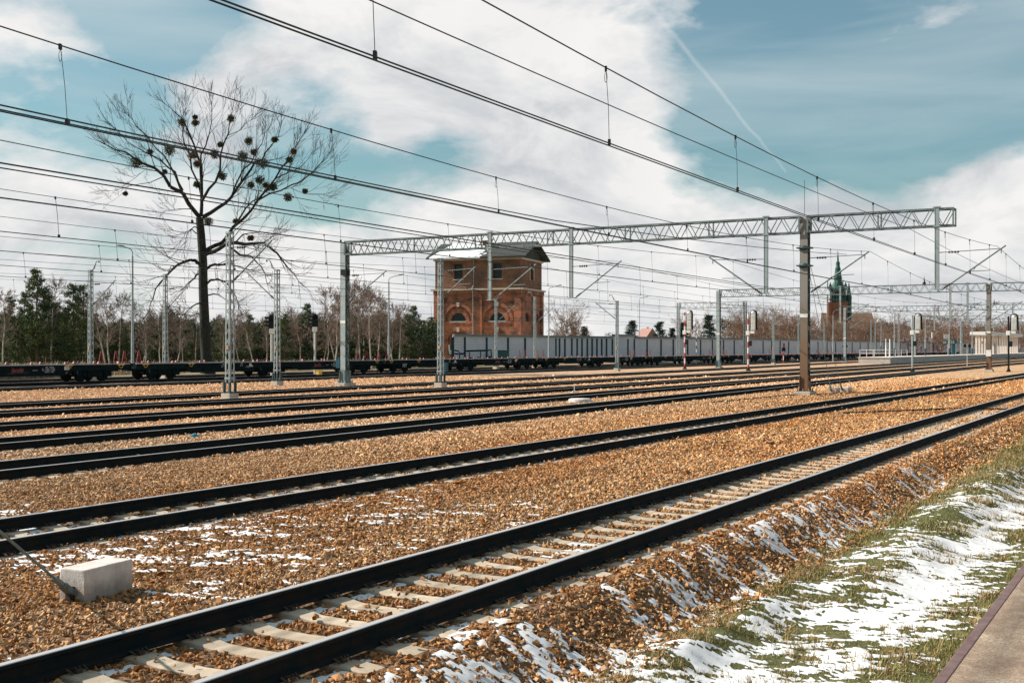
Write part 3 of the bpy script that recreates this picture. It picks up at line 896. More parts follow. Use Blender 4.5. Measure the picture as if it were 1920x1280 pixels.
# ---------------------------------------------------------------- overhead wires
def wire_pts(spans, sag, z_off, lz=0.0, step=3.0, s0=None):
    pts = []
    for (sa, la, za), (sb, lb, zb) in zip(spans[:-1], spans[1:]):
        n = max(2, int((sb - sa) / step))
        for i in range(n + (1 if sb == spans[-1][0] else 0)):
            t = i / n; s = sa + (sb - sa) * t
            pts.append((s, la + (lb - la) * t, za + (zb - za) * t - 4 * sag * t * (1 - t)))
    return pts
CATEN = {1: (7.55, 7.6, 8.6), 2: (13.3, 13.5, 14.2), 3: (20.6, 21.3, 22.6), 4: (26.3, 27.2, 28.5), 5: (31.4, 32.4, 33.4), 6: (37.0, 37.6, 38.8), 7: (42.5, 43.3, 47.2), 8: (58.0, 58.0, 58.2), 9: (65.3, 65.3, 64.3)}
WL = {1: 'overhead wires hung above the nearest track, highest at upper right', 2: 'thick overhead wires above the second track, crossing the tree top and the near truss',
      3: 'overhead wires above the third track, crossing the tree below the thick pair', 4: 'overhead wires above the fourth track, meeting the long drop post by the tower',
      5: 'overhead wires above the fifth track, passing in front of the tower roof', 6: 'overhead wires above the sixth track, carried by the mast before the tower',
      7: 'overhead wires above the seventh track, carried by the grey gantry mast', 8: 'overhead wires above the track in front of the wagons', 9: 'overhead wires right above the row of flat wagons'}
for k, (la, lb, lc) in CATEN.items():
    t = thing('overhead_line', WL[k], 'overhead wires', (0, 0, 0), 0, 'overhead wires along the tracks')
    zs = 7.0; zc = 5.3; r = .0105 if k < 4 else .0085
    S = [(-3, la), (60, lb), (130.5, lc), (195, lc + .8), (258, lc + 1.2), (320, lc + 1.5)]
    mp = wire_pts([(s, l + (.25 if i % 2 else -.25), zs) for i, (s, l) in enumerate(S)], {1: .8, 2: 1.06}.get(k, .76), 0)
    q = MB(); q.tube([SL(*p) for p in mp], r, 5); q.build('messenger_wire', M['wire'], t)
    gap = .045 if k in (1, 2) else .03
    for e in (-gap, gap):
        cp = wire_pts([(s, l + (.25 if i % 2 else -.25) + e, zc) for i, (s, l) in enumerate(S)], .10, 0)
        q = MB(); q.tube([SL(*p) for p in cp], r * (1.0 if k < 3 else 1.1), 5); q.build('contact_wire', M['wire'], t)
    cmid = wire_pts([(s, l + (.25 if i % 2 else -.25), zc) for i, (s, l) in enumerate(S)], .10, 0)
    A = np.array(mp); B = np.array(cmid)
    for s in np.arange(3.2 + .9 * (k % 3), 190 if k < 4 else 128, 5.9):
        pm = [np.interp(s, A[:, 0], A[:, i]) for i in (1, 2)]; pc = [np.interp(s + .12, B[:, 0], B[:, i]) for i in (1, 2)]
        top = SL(s, pm[0], pm[1]); bot = SL(s + .12, pc[0], pc[1])
        q = MB(); q.tube([top, top.lerp(bot, .5) + Vector((.012, 0, 0)), bot], .0045 if k < 4 else .007, 4)
        d = Vector((0, 0, 1))
        q.box(-.016, .016, -.03, .03, -.055, .02, Matrix.Translation(top)); q.box(-.02, .02, -.045, .045, -.01, .075, Matrix.Translation(bot))
        lp = [top + Vector((.02 * sin(a), 0, -.14 - .08 * cos(a))) for a in np.linspace(0, 2 * pi, 9)]
        if k < 3: q.tube(lp, .004, 4)
        q.build('dropper', M['wire'], t)
def feeder(label, pts, r=.013):
    q = MB(); q.tube([SL(*p) for p in pts], r, 5)
    return tag(q.build('feeder_cable', M['wire']), label, 'overhead wire', 'single overhead wires')
feeder('single overhead wire running to a clamp under the near truss, below the highest wires', wire_pts([(-3, 11.4, 8.05), (60, 11.9, 8.05), (130.5, 13.0, 8.1), (195, 13.6, 8.1)], .25, 0))
feeder('slack overhead wire slanting down onto the thick pair left of the tree', wire_pts([(-3, 15.2, 6.05), (26, 13.6, 5.35), (60, 14.9, 6.9)], .12, 0))
feeder('paired contact wire between second and third tracks, crossing the tree below the thick wires', wire_pts([(-3, 16.4, 5.3), (60, 18.6, 5.3), (130.5, 21.5, 5.3)], .08, 0), .015)
feeder('thin wire under the paired contact wire, crossing the tree below the thick wires', wire_pts([(-3, 16.5, 5.24), (60, 18.75, 5.24), (130.5, 21.7, 5.24)], .08, 0), .012)
feeder('earth wire running along the tops of the masts behind the wagons', wire_pts([(20, 69.4, 8.6), (75, 69.2, 8.6), (130, 68.8, 8.6), (195, 68, 8.6)], .45, 0))

# ---------------------------------------------------------------- anchor blocks
def anchor(label, s, l, L, w, top, rz, rod, name='anchor_block'):
    """rod: local start and end of the stay that holds the block"""
    t = thing(name, label, 'concrete block', SL(s, l, 0), -TH + rz, 'concrete anchor blocks')
    bm = bmesh.new(); bmesh.ops.create_cube(bm, size=1.0)
    for v in bm.verts: v.co = Vector((v.co.x * w, v.co.y * L, -.5 + (v.co.z + .5) * (top + .5)))
    bmesh.ops.bevel(bm, geom=bm.edges[:], offset=.014, segments=2, affect='EDGES', profile=.6)
    bmesh.ops.subdivide_edges(bm, edges=[e for e in bm.edges if e.calc_length() > .05], cuts=9, use_grid_fill=True)
    rb = random.Random(int(s * 10))
    chips = [Vector((rb.choice((-w / 2, w / 2)), rb.uniform(-L / 2, L / 2), top)) for _ in range(4)] + [Vector((rb.choice((-w / 2, w / 2)), -L / 2, rb.uniform(-.05, top))) for _ in range(2)]
    for v in bm.verts:
        k_ = sum(max(0, 1 - (v.co - c_).length / .05) for c_ in chips)
        v.co -= Vector((v.co.x, v.co.y * .4, v.co.z * .5)).normalized() * (.007 * min(1, k_)) + Vector((rb.gauss(0, .0005), rb.gauss(0, .0005), rb.gauss(0, .0005)))
    mb_ = bpy.data.meshes.new('block'); bm.to_mesh(mb_); bm.free(); mb_.materials.append(M['block'])
    link('block', mb_, t)
    inv = Matrix.Rotation(TH - rz, 4, 'Z') @ Matrix.Translation(-SL(s, l, 0))
    p, q_ = inv @ Vector(rod[0]), inv @ Vector(rod[1])
    d = (q_ - p).normalized()
    r = MB(); r.tube([p + d * .3, q_], .013, 8); rod_o = r.build('stay_rod', M['galv_dark'], t)
    k = MB(); k.bar(p - d * .02, p + d * .24, .075, .05); k.tube([p + d * .02 + Vector((.06, 0, 0)), p + d * .02 - Vector((.06, 0, 0))], .022, 8)
    k.tube([p + d * .17 + Vector((.055, 0, 0)), p + d * .17 - Vector((.055, 0, 0))], .02, 8); k.bar(p + d * .2, p + d * .42, .05, .035); k.build('shackle', M['galv_dark'], rod_o)
    e = MB(); e.box(p.x - .03, p.x + .03, -L / 2 - .06, -L / 2 + .02, p.z - .07, p.z + .07); e.build('eye_plate', M['clip'], t)
    return t
anchor('pale concrete anchor block with a steel stay rod, alone between the nearest two tracks', 7.99, 9.16, .66, .31, .13, radians(7.4),
       ((-4.13, 11.17, -.10), (-4.75, 5.1, 3.6)))
mt_ = SL(60.1, 16.9, 6.6)
anchor('left of the two small concrete anchor blocks behind the brown mast', 63.6, 16.45, .8, .42, .12, 0, (tuple(SL(63.1, 16.5, 0)), tuple(mt_)))
anchor('right of the two small concrete anchor blocks behind the brown mast', 65.1, 16.2, .8, .42, .12, 0, (tuple(SL(64.6, 16.3, 0)), tuple(SL(60.15, 16.85, 6.75))))

for lb, P in (('thin dark cable lying on the ballast left of the brown mast foot', [(49, 18.0), (53, 17.7), (57, 17.6), (59.6, 17.3)]),
              ('thin dark cable lying on the ballast right of the brown mast foot', [(60.4, 16.7), (62.5, 15.9), (64, 15.0), (66, 14.4)]),
              ('thin dark cable crossing the nearest track at the right edge', [(43, 10.9), (46, 9.4), (49, 7.9), (50, 6.4), (51.5, 4.9)])):
    q = MB(); q.tube([SL(s_, l_, float(bed(s_, l_)) + .045) for s_, l_ in P], .03, 6); tag(q.build('ground_cable', M['black']), lb, 'cable')
rl_ = random.Random(2); q = MB()
for k_ in range(5):
    q.add([(rl_.uniform(-.14, .14), rl_.uniform(-.1, .1), rl_.uniform(0, .1)) for _ in range(4)], [(0, 1, 2), (0, 2, 3), (0, 3, 1), (1, 2, 3)])
Yq, sq = look(364, 22.6); o = q.build('plastic_litter', worn('blue plastic', (.03, .25, .34), (.05, .33, .42), 5, .4, 0, 0)); o.location = SL(sq, 22.6, -.12); tag(o, 'scrap of blue plastic litter on the ballast beyond the third track', 'litter')
# ---------------------------------------------------------------- flat wagons
def wagon(label):
    """articulated container flat, 28.5 m, three bogies; local y runs along the train, x=+1.3 faces the eye"""
    t = thing('flat_wagon', label, 'flat wagon', (0, 0, 0), 0, 'empty flat wagons in the train')
    B = (2.9, 14.25, 25.6)
    bot = [(0.0, .74), (4.6, .74), (5.3, .44), (11.4, .44), (12.4, .74), (16.1, .74), (17.1, .44), (23.0, .44), (23.8, .74), (28.5, .74)]
    q = MB()
    for x0 in (-1.30, 1.22):
        for half in ((0.12, 14.1), (14.4, 28.38)):
            b_ = [(half[0], .74)] + [p for p in bot if half[0] < p[0] < half[1]] + [(half[1], .74)]
            poly = b_ + [(half[1], 1.12), (half[0], 1.12)]
            n = len(poly)
            vs = [(x0, y, z) for y, z in poly] + [(x0 + .08, y, z) for y, z in poly]
            q.add(vs, [tuple(range(n)), tuple(range(n, 2 * n))] + [(i, (i + 1) % n, (i + 1) % n + n, i + n) for i in range(n)])
            for y, z in ((half[0] + 2, 0), (half[0] + 7, 0), (half[0] + 11.5, 0)):
                q.box(x0 - .03 if x0 < 0 else x0 + .082, x0 if x0 < 0 else x0 + .11, y - .06, y + .06, .88, 1.10)
    for y in np.arange(.3, 28.3, 2.32): q.box(-1.22, 1.22, y, y + .22, .78, 1.10)
    q.box(-.28, .28, .2, 28.3, .62, 1.06)
    f = q.build('frame', M['wagon'], t)
    q = MB()
    for x0 in (-1.34, 1.20):
        for a, b in ((.1, 14.12), (14.38, 28.4)): q.box(x0, x0 + .14, a, b, 1.121, 1.155)
    q.build('deck_flange', M['deck'], t)
    for yb in B:
        q = MB()
        for x in (-1.0, 1.0):
            q.box(x - .06, x + .06, yb - 1.25, yb + 1.25, .58, .74)
            for y in (-.9, .9): q.box(x - .12, x + .12, yb + y - .2, yb + y + .2, .32, .62); q.lathe([(0, -.04), (.11, -.03), (.11, .04), (0, .06)], (x + (.12 if x > 0 else -.12), yb + y, .46), 10, 'x')
            q.box(x - .14, x + .14, yb - .32, yb + .32, .45, .82)
        q.box(-1, 1, yb - .25, yb + .25, .6, .85); q.box(.95, 1.12, yb - .62, yb + .62, .28, .72); q.box(-1.12, -.95, yb - .62, yb + .62, .28, .72); q.box(.98, 1.1, yb - 1.4, yb - 1.1, .3, .74); q.box(.98, 1.1, yb + 1.1, yb + 1.4, .3, .74)
        bo = q.build('bogie', M['wagon'], t)
        for y in (-.9, .9):
            w = MB()
            for x in (-.75, .75):
                w.lathe([(0, -.065), (.1, -.08), (.12, -.05), (.36, -.04), (.445, -.065), (.46, .045), (.485, .065), (.485, .09), (.1, .085), (0, .08)] if x < 0 else
                        [(0, .065), (.1, .08), (.12, .05), (.36, .04), (.445, .065), (.46, -.045), (.485, -.065), (.485, -.09), (.1, -.085), (0, -.08)], (x, yb + y, .46), 20, 'x')
            w.tube([(-.75, yb + y, .46), (.75, yb + y, .46)], .08, 8)
            w.build('wheelset', M['wheel'], bo)
    for y in (.0, 28.5):
        for x in (-.88, .88):
            e = -1 if y == 0 else 1
            q = MB(); q.lathe([(.09, 0), (.09, e * .3), (.22, e * .32), (.22, e * .35), (0, e * .36)], (x, y - e * .12 if y else y + .12, 1.05), 12, 'y'); q.build('buffer', M['wagon'], t)
    # folding container spigots and red end stanchions
    for y in (.8, 3.6, 6.3, 9.2, 12.0, 13.5, 15.1, 17.8, 20.6, 23.2, 25.9, 27.6):
        for x in (-1.22, 1.22):
            q = MB(); q.box(x - .09, x + .09, y - .16, y + .16, 1.156, 1.19); q.prism([(-.13, 0), (.13, 0), (.06, .05), (-.05, .12)], .09, Matrix.Translation((x - .045, y, 1.19)) @ Matrix.Rotation(pi / 2, 4, 'Z')); q.build('container_spigot', M['pink'], t)
    for y, e in ((.45, 1), (28.05, -1)):
        for x in (-1.15, 1.15):
            q = MB(); q.bar((x, y - .22, 1.156), (x, y - .05, 2.0), .035); q.bar((x, y + .22, 1.156), (x, y + .05, 2.0), .035); q.bar((x, y - .06, 2.0), (x, y + .06, 2.0), .05)
            for k in range(4):
                z = 1.3 + k * .2; ww = .20 * (1 - k * .2); q.bar((x, y - ww, z), (x, y + ww, z), .03)
            q.build('end_stanchion', M['red'], t)
    for y in (.9, 27.6, 5.2, 23.3):
        q = MB(); q.tube([(1.33, y + .16 * sin(a), 1.0 + .12 * cos(a)) for a in np.linspace(0, 2 * pi, 11)], .022, 5); q.bar((1.33, y - .3, 1.09), (1.33, y + .3, 1.09), .05); q.build('brake_handle', M['yellow'], t)
    # lettering on the side sills
    side = lambda y, z: Matrix(((0, 0, 1, 1.306), (1, 0, 0, y), (0, 1, 0, z), (0, 0, 0, 1)))
    def panel(y, z, rows, w, h):
        q = MB()
        for i in range(rows):
            zz = z - i * h * 1.45; n = int(w / .09)
            for j in range(n):
                if (j * 7 + i * 3) % 5 == 0: continue
                q.box(1.301, 1.307, y + j * .09, y + j * .09 + .065, zz, zz + h)
        q.build('lettering', M['logo_grey'], t)
    for yl in (19.4,):
        text_mesh('laude', .42, M['logo_red'], 'logo', t, side(yl, .84), shear=.35)
        q = MB(); q.bar((1.304, yl - .72, .63), (1.304, yl + .85, .69), .006, .035, up=(1, 0, 0)); q.build('logo_underline', M['logo_grey'], t)
        text_mesh('smart', .16, M['logo_grey'], 'lettering', t, side(yl + 1.3, .82), shear=.2)
        panel(yl + 1.85, .97, 3, 1.0, .07); panel(yl + 1.95, .66, 1, .85, .08)
        q = MB(); q.box(1.301, 1.306, yl + 3.55, yl + 3.95, .80, 1.04); q.build('data_plate', M['white_dirty'], t)
        panel(yl + 3.65, .64, 2, .22, .05)
    panel(8.3, .98, 3, .4, .07); panel(8.95, .98, 3, .5, .07); panel(8.5, .62, 1, .3, .06); panel(10.3, .98, 2, .3, .1); panel(10.9, .8, 2, .5, .05)
    q = MB(); q.box(1.301, 1.306, 11.3, 11.7, .80, 1.04); q.build('data_plate', M['white_dirty'], t)
    return t
def tangent(k, s):
    a = float(tl_s(k, s + 8)); b = float(tl_s(k, s - 8)); return -TH + atan2(a - b, 16)
w0 = wagon('empty dark flat wagon at the left edge, its end bogie left of the tree')
names = ['empty dark flat wagon standing under the mistletoe tree and the two dark signals', 'empty dark flat wagon passing behind the mast before the tower',
         'empty dark flat wagon in front of the painted end of the noise barrier', 'empty dark flat wagon behind the lattice mast right of the tower',
         'empty dark flat wagon behind the left red and white banded signal', 'empty dark flat wagon behind the right red and white banded signal',
         'empty dark flat wagon behind the brown gantry mast', 'empty dark flat wagon left of the far platform end', 'distant flat wagon behind the platform railing',
         'distant flat wagon behind the blue platform signs', 'last distant flat wagon behind the platform shelter']
WAG = [w0]
for i in range(12):
    s0 = 58.65 + 28.85 * (i - 1); sm = s0 + 14.2
    o = w0 if i == 0 else copy_tree(w0)
    rz = tangent(9, sm); c = SL(sm, float(tl_s(9, sm)), 0)
    o.location = c - Matrix.Rotation(rz, 3, 'Z') @ Vector((0, 14.25, 0)); o.rotation_euler.z = rz
    if i: o['label'] = names[i - 1]; WAG.append(o)
side = Matrix(((0, 0, 1, 1.31), (1, 0, 0, 3.0), (0, 1, 0, .62), (0, 0, 0, 1)))
text_mesh('NY', .5, M['white_dirty'], 'graffiti', WAG[2], side)

# ---------------------------------------------------------------- small lineside boxes
def box_on_leg(name, label, cat, x, l, y0, y1, w, mat):
    Y, s = look(x, l); z1, z0 = zat(y0, Y), zat(y1, Y)
    t = thing(name, label, cat, SL(s, l, -.2), -TH)
    q = MB(); q.box(-w / 2, w / 2, -.2, .2, z0 + .2, z1 + .2, bev=.03); q.box(-w / 2 - .03, w / 2 + .03, -.23, .23, z1 + .2, z1 + .24); q.build('housing', mat, t)
    q = MB(); q.tube([(-w * .3, 0, 0), (-w * .3, 0, z0 + .2)], .03, 6); q.tube([(w * .3, 0, 0), (w * .3, 0, z0 + .2)], .03, 6); q.build('leg', M['black'], t)
box_on_leg('equipment_cabinet', 'blue lineside cabinet half hidden behind the grey gantry mast', 'cabinet', 636, 61.2, 671, 690, .42, M['blue'])
box_on_leg('equipment_cabinet', 'blue lineside cabinet right of the mast before the tower', 'cabinet', 835, 61.2, 680, 697, .42, M['blue'])
box_on_leg('marker_box', 'small yellow box on short legs in front of the wagons', 'marker box', 598, 60.8, 695, 702, .34, M['yellow'])
Y, s = look(1080, 23.4)
q = MB(); q.lathe([(0, .17), (.42, .17), (.5, .14), (.5, -.1), (0, -.1)], (0, 0, 0), 20)
o = q.build('manhole_cover', M['concrete']); o.location = SL(s, 23.2, -.16); tag(o, 'round pale concrete lid lying on the ballast between third and fourth tracks', 'manhole cover')
q = MB(); q.box(-.12, .12, -.1, .1, 0, .16, bev=.03); q.tube([(0, 0, .12), (0, 0, .55)], .02, 6)
Y, s = look(1077, 28.2); o = q.build('track_marker', M['concrete']); o.location = SL(s, 28.2, -.2); tag(o, 'thin marker stake on a small concrete foot behind the round lid', 'marker stake')

# ---------------------------------------------------------------- signals
m, nt, b = nodes('banded post'); M['banded'] = m
sx = nt.nodes.new('ShaderNodeSeparateXYZ'); nt.links.new(coords(nt, 'Object'), sx.inputs[0])
fr = maths(nt, 'FRACT', maths(nt, 'MULTIPLY', sx.outputs['Z'], .82))
bnd = maths(nt, 'GREATER_THAN', fr, .5)
nt.links.new(mixc(nt, bnd, (.38, .025, .035), (.66, .65, .63)), b.inputs['Base Color']); b.inputs['Roughness'].default_value = .55
m, nt, b = nodes('black and white post'); M['bw'] = m
sx = nt.nodes.new('ShaderNodeSeparateXYZ'); nt.links.new(coords(nt, 'Object'), sx.inputs[0])
fr = maths(nt, 'FRACT', maths(nt, 'ADD', maths(nt, 'MULTIPLY', sx.outputs['Z'], .9), maths(nt, 'MULTIPLY', sx.outputs['X'], 2.0)))
nt.links.new(mixc(nt, maths(nt, 'GREATER_THAN', fr, .5), (.02, .03, .035), (.6, .6, .58)), b.inputs['Base Color'])

def signal_back(label, x, l, ytop, hh, post_mat, ybr, seen=True, side=1):
    """signal seen from behind: white back of the tall head beside its post, black hood edge at right"""
    Y, s = look(x, l); zt = zat(ytop, Y) + .15; zb = zat(ybr, Y) + .15
    t = thing('railway_signal', label, 'railway signal', SL(s, l, -.15), -TH * .9, 'tall railway signals seen from behind')
    q = MB(); q.tube([(0, 0, .1), (0, 0, zt - .1)], .095, 10); q.build('post', M[post_mat], t)
    q = MB(); q.box(-.2, .2, -.2, .2, -.2, .12); q.lathe([(.16, .12), (.13, .3), (.1, .32)], (0, 0, 0), 10); q.build('foot', M['black'], t)
    x0 = .28; w = .5
    z0 = zb + .12
    hd = MB(); hd.box(x0, x0 + w, -.10, .12, z0, zt - .15, bev=.05); hd.lathe([(0, -.1), (w / 2, -.09), (w / 2, .12), (0, .125)], (x0 + w / 2, 0, zt - .17), 16, 'y')
    for k in range(5): hd.box(x0 + .05, x0 + w - .05, -.125, -.101, z0 + .15 + k * (zt - z0 - .4) / 5, z0 + .15 + (k + .86) * (zt - z0 - .4) / 5)
    head = hd.build('signal_head', M['white_dirty'], t)
    bk = MB(); bk.box(x0 - .13, x0 + w + .15, .121, .16, z0 + .05, zt - .2); bk.lathe([(0, .121), (w / 2 + .14, .121), (w / 2 + .14, .16), (0, .16)], (x0 + w / 2 + .01, 0, zt - .2), 20, 'y'); 
    for k in range(4): bk.lathe([(.13, .16), (.14, .46), (.12, .46), (.11, .16)], (x0 + w / 2, 0, z0 + .3 + k * (zt - z0 - .5) / 4), 12, 'y')
    bk.build('backboard', M['black'], head)
    br = MB(); br.box(-.16, x0 + w * .8, -.12, .12, zb - .18, zb + .06, bev=.03); br.box(-.22, .16, -.16, .1, zb - .35, zb + .1, bev=.03); br.build('bracket', M['white'], t)
    bx = MB(); bx.box(.08, .36, -.12, .14, zb - 1.5, zb - .95, bev=.02); bx.build('relay_box', M['black'], t)
    la = MB()
    for a in (.16, .22): pass
    la.tube([(-.02, .2, .3), (-.02, .2, zt)], .018, 5)
    la.build('ladder_rail', M['galv_dark'], t)
    return t
signal_back('tall signal on a red and white banded post, left of the slender grey gantry mast', 1284, 50.0, 584, 0, 'banded', 621)
signal_back('tall signal on a red and white banded post, right of the slender grey gantry mast', 1403, 40.6, 584, 0, 'banded', 622)
signal_back('tall signal on a plain grey post in front of the far platform end', 1711, 24.4, 590, 0, 'galv', 621)
signal_back('tall signal on a dark post at the right edge, in front of the platform shelter', 1891, 15.9, 591, 0, 'black', 622)
def dwarf_back(label, x, l, ytop, ybr, post_mat):
    Y, s = look(x, l); zt = zat(ytop, Y) + .2; zb = zat(ybr, Y) + .2
    t = thing('railway_signal', label, 'railway signal', SL(s, l, -.2), 0)
    q = MB(); q.tube([(0, 0, 0), (0, 0, zb + .2)], .08, 8); q.build('post', M[post_mat], t)
    q = MB(); q.box(.1, .5, -.12, .14, zb, zt, bev=.05); q.bar((0, 0, zb - .1), (.3, 0, zb + .1), .12); q.build('signal_head', M['white'], t)
dwarf_back('short signal with a white head on a black and white banded post', 1306, 66.8, 619, 628, 'bw')
dwarf_back('short signal with a white head behind the far platform, left of the signs', 1746, 60.0, 623, 634, 'galv')
def colour_light(label, x, l, ytop):
    Y, s = look(x, l); zt = zat(ytop, Y) + .2
    t = thing('colour_light_signal', label, 'railway signal', SL(s, l, -.2), radians(12), 'dark signals before the forest')
    q = MB(); q.tube([(0, 0, 0), (0, 0, zt - 1.2)], .10, 10); q.build('post', M['white_dirty'], t)
    q = MB(); q.box(-.2, .2, -.16, .16, zt - 1.65, zt - 1.2, bev=.02); q.build('junction_box', M['white'], t)
    q = MB(); q.box(-.26, .26, -.14, .14, zt - 1.2, zt - .25, bev=.03); q.lathe([(0, -.14), (.26, -.14), (.26, .14), (0, .14)], (0, 0, zt - .25), 16, 'y'); h = q.build('signal_head', M['black'], t)
    for k in range(3):
        hd = MB(); z = zt - .3 - k * .34
        n = 10; vs = []
        for r in (.12, .135):
            for yy in (-.14, -.5):
                vs += [(r * cos(a) - .0, yy, z + r * sin(a)) for a in np.linspace(-.3, pi + .3, n)]
        fs = [(i, i + 1, i + 1 + n, i + n) for i in range(n - 1)] + [(2 * n + i, 2 * n + i + 1, 3 * n + i + 1, 3 * n + i) for i in range(n - 1)]
        hd.add(vs, fs)
        # the hood points to the left of the picture
        hd.v = [(-.26 + (v[1] + .14), v[0], v[2]) for v in hd.v]
        hd.build('lamp_hood', M['black'], h)
colour_light('dark light signal on a white post, partly behind the slim lattice mast', 509.5, 69.5, 590)
colour_light('dark light signal on a white post, standing clear of the masts before the forest', 590.5, 69.5, 588)
def t_board(label, x, l, y0, y1):
    Y, s = look(x, l); zt = zat(y0, Y) + .2
    t = thing('track_board', label, 'track sign', SL(s, l, -.2), 0)
    q = MB(); q.tube([(0, 0, 0), (0, 0, zt - .05)], .035, 6); q.build('post', M['white_dirty'], t)
    for a in (-.3, .3):
        q = MB(); q.box(a - .16, a + .16, -.06, .06, zt - .4, zt, bev=.05); q.build('sign_board', M['black'], t)
t_board('two dark boards on a thin post, in front of the far platform', 1813.5, 24.4, 645, 686)
t_board('two dark boards on a short post left of the far platform end', 1584.5, 54.0, 647, 672)
Y, s = look(1469, 54.5)
t = thing('railway_signal', 'small red and black signal on a banded post beside the brown mast', 'railway signal', SL(s, 54.5, -.2))
q = MB(); q.tube([(0, 0, 0), (0, 0, 2.6)], .07, 8); q.build('post', M['banded'], t)
q = MB(); q.box(-.25, .3, -.12, .12, 1.95, 2.55, bev=.05); q.build('signal_head', M['black'], t)
q = MB(); q.box(-.1, .2, -.14, -.121, 2.6, 3.2); q.build('marker_plate', M['red'], t)

# ---------------------------------------------------------------- lamp posts
def lamp(label, x, l, ytop, arm_dx, ground=-.2, base=None, r=.11, group='lamp posts around the tracks'):
    Y, s = look(x, l); zt = zat(ytop, Y) - ground
    t = thing('lamp_post', label, 'lamp post', SL(s, l, ground), 0, group)
    q = MB(); q.tube([(0, 0, 0), (0, 0, zt * .35), (0, 0, zt * .36), (0, 0, zt - .6)], [r, r * .9, r * .72, r * .55], 10); q.build('pole', M['galv'], t)
    if base: q = MB(); q.tube([(0, 0, 0), (0, 0, base)], r * 1.25, 10); q.build('base_sleeve', M['teal_paint'], t)
    if arm_dx:
        a = arm_dx
        q = MB(); q.tube([(0, 0, zt - .65), (0, 0, zt - .3), (a * .12, 0, zt - .08), (a * .45, 0, zt + .05), (a * .85, 0, zt + .16)], .035, 6); ar = q.build('arm', M['galv_dark'], t)
        q = MB(); e = 1 if a > 0 else -1
        q.lathe([(0, -.1), (.10, -.05), (.15, .2), (.12, .5), (0, .62)], (0, 0, 0), 10, 'x'); q.v = [(a * .85 + e * v[0], v[1], zt + .19 + v[2] * .5 + .14 * v[0]) for v in [tuple(p) for p in q.v]]
        q.build('lamp_head', M['galv_dark'], ar)
    return t
lamp('tall lamp post with its lamp pointing left, left of the mistletoe tree', 248.5, 73.5, 466, -.85, r=.13)
lamp('tall lamp post with its lamp pointing right, between grey gantry mast and tower', 729, 74.5, 519, 1.25, r=.13)
lamp('lamp post standing right of the brick tower behind the noise barrier', 1029, 76.0, 538, 1.4, r=.13)
lamp('lamp post behind the barrier, right of the lattice mast beside the bare tree', 1199, 95, 558, 1.4)
lamp('lamp post rising before the church, behind the last dark boards', 1562, 56.0, 583, .8)
lamp('first lamp post on the far platform, right of the white railing', 1677, 42.0, 583, .0, .8, 1.4)
lamp('second lamp post on the far platform, right of the grey signal post', 1735, 42.2, 586, .0, .8, 1.4)
lamp('third lamp post on the far platform, between the two blue signs', 1780, 42.3, 588, .0, .8, 1.4)
lamp('fourth lamp post on the far platform, right of the cream notice board', 1823, 42.3, 594, .0, .8, 1.4)
lamp('fifth lamp post on the far platform, left of the shelter columns', 1863, 42.3, 600, .0, .8, 1.4)
lamp('lamp post behind the far platform near its railing, with a dark lower half', 1652, 68.0, 596, .9, -.2, 3.0)
lamp('lamp post behind the far platform, between its first two lamp posts', 1727, 70.0, 600, .9, -.2, 3.0)
lamp('lamp post behind the far platform, right of the blue sign wall', 1795, 70.0, 606, .9, -.2, 3.0)

# ---------------------------------------------------------------- far platform, shelter, signs
m, nt, b = nodes('platform wall'); M['pwall'] = m
c = ramp(nt, noise(nt, coords(nt, 'Object'), 1.5, 5), [(.3, (.36, .34, .32)), (.7, (.48, .46, .43))])
nt.links.new(c, b.inputs['Base Color']); b.inputs['Roughness'].default_value = .9
q = MB(); q.box(-2.2, 2.6, 0, 260, -.4, .74)
o = q.build('far_platform', M['pwall']); o.location = SL(186.5, 42.3, 0); o.rotation_euler.z = -TH; tag(o, kind='structure')
q = MB(); q.box(-2.3, 2.7, -.1, 260, .745, .86)
o = q.build('far_platform_kerb', M['concrete']); o.location = SL(186.5, 42.3, 0); o.rotation_euler.z = -TH; tag(o, kind='structure')
t = thing('railing', 'low white railing round the near end of the far platform', 'railing', SL(186.5, 42.3, .86), -TH)
P = [(-2.0, 9), (-2.0, 4.5), (-2.0, .1), (.2, .1), (2.4, .1), (2.4, 4.5), (2.4, 9), (2.4, 13.5)]
q = MB()
for z in (.55, 1.1):
    for a, b_ in zip(P[:-1], P[1:]): q.tube([(a[0], a[1], z), (b_[0], b_[1], z)], .03, 5)
q.build('rail_bar', M['white'], t)
for a in P: q = MB(); q.tube([(a[0], a[1], 0), (a[0], a[1], 1.14)], .035, 6); q.build('post', M['white'], t)
for x, lb in ((1661, 'left of two white bollard posts on the far platform'), (1668.5, 'right of two white bollard posts on the far platform')):
    Y, s = look(x, 42.5); q = MB(); q.tube([(0, 0, 0), (0, 0, 2.75)], .1, 8); q.lathe([(.1, 2.75), (.12, 2.8), (0, 2.9)], (0, 0, 0), 8); o = q.build('platform_post', M['white'])
    o.location = SL(s, 42.5, .86); tag(o, lb, 'post', 'white posts on the far platform')
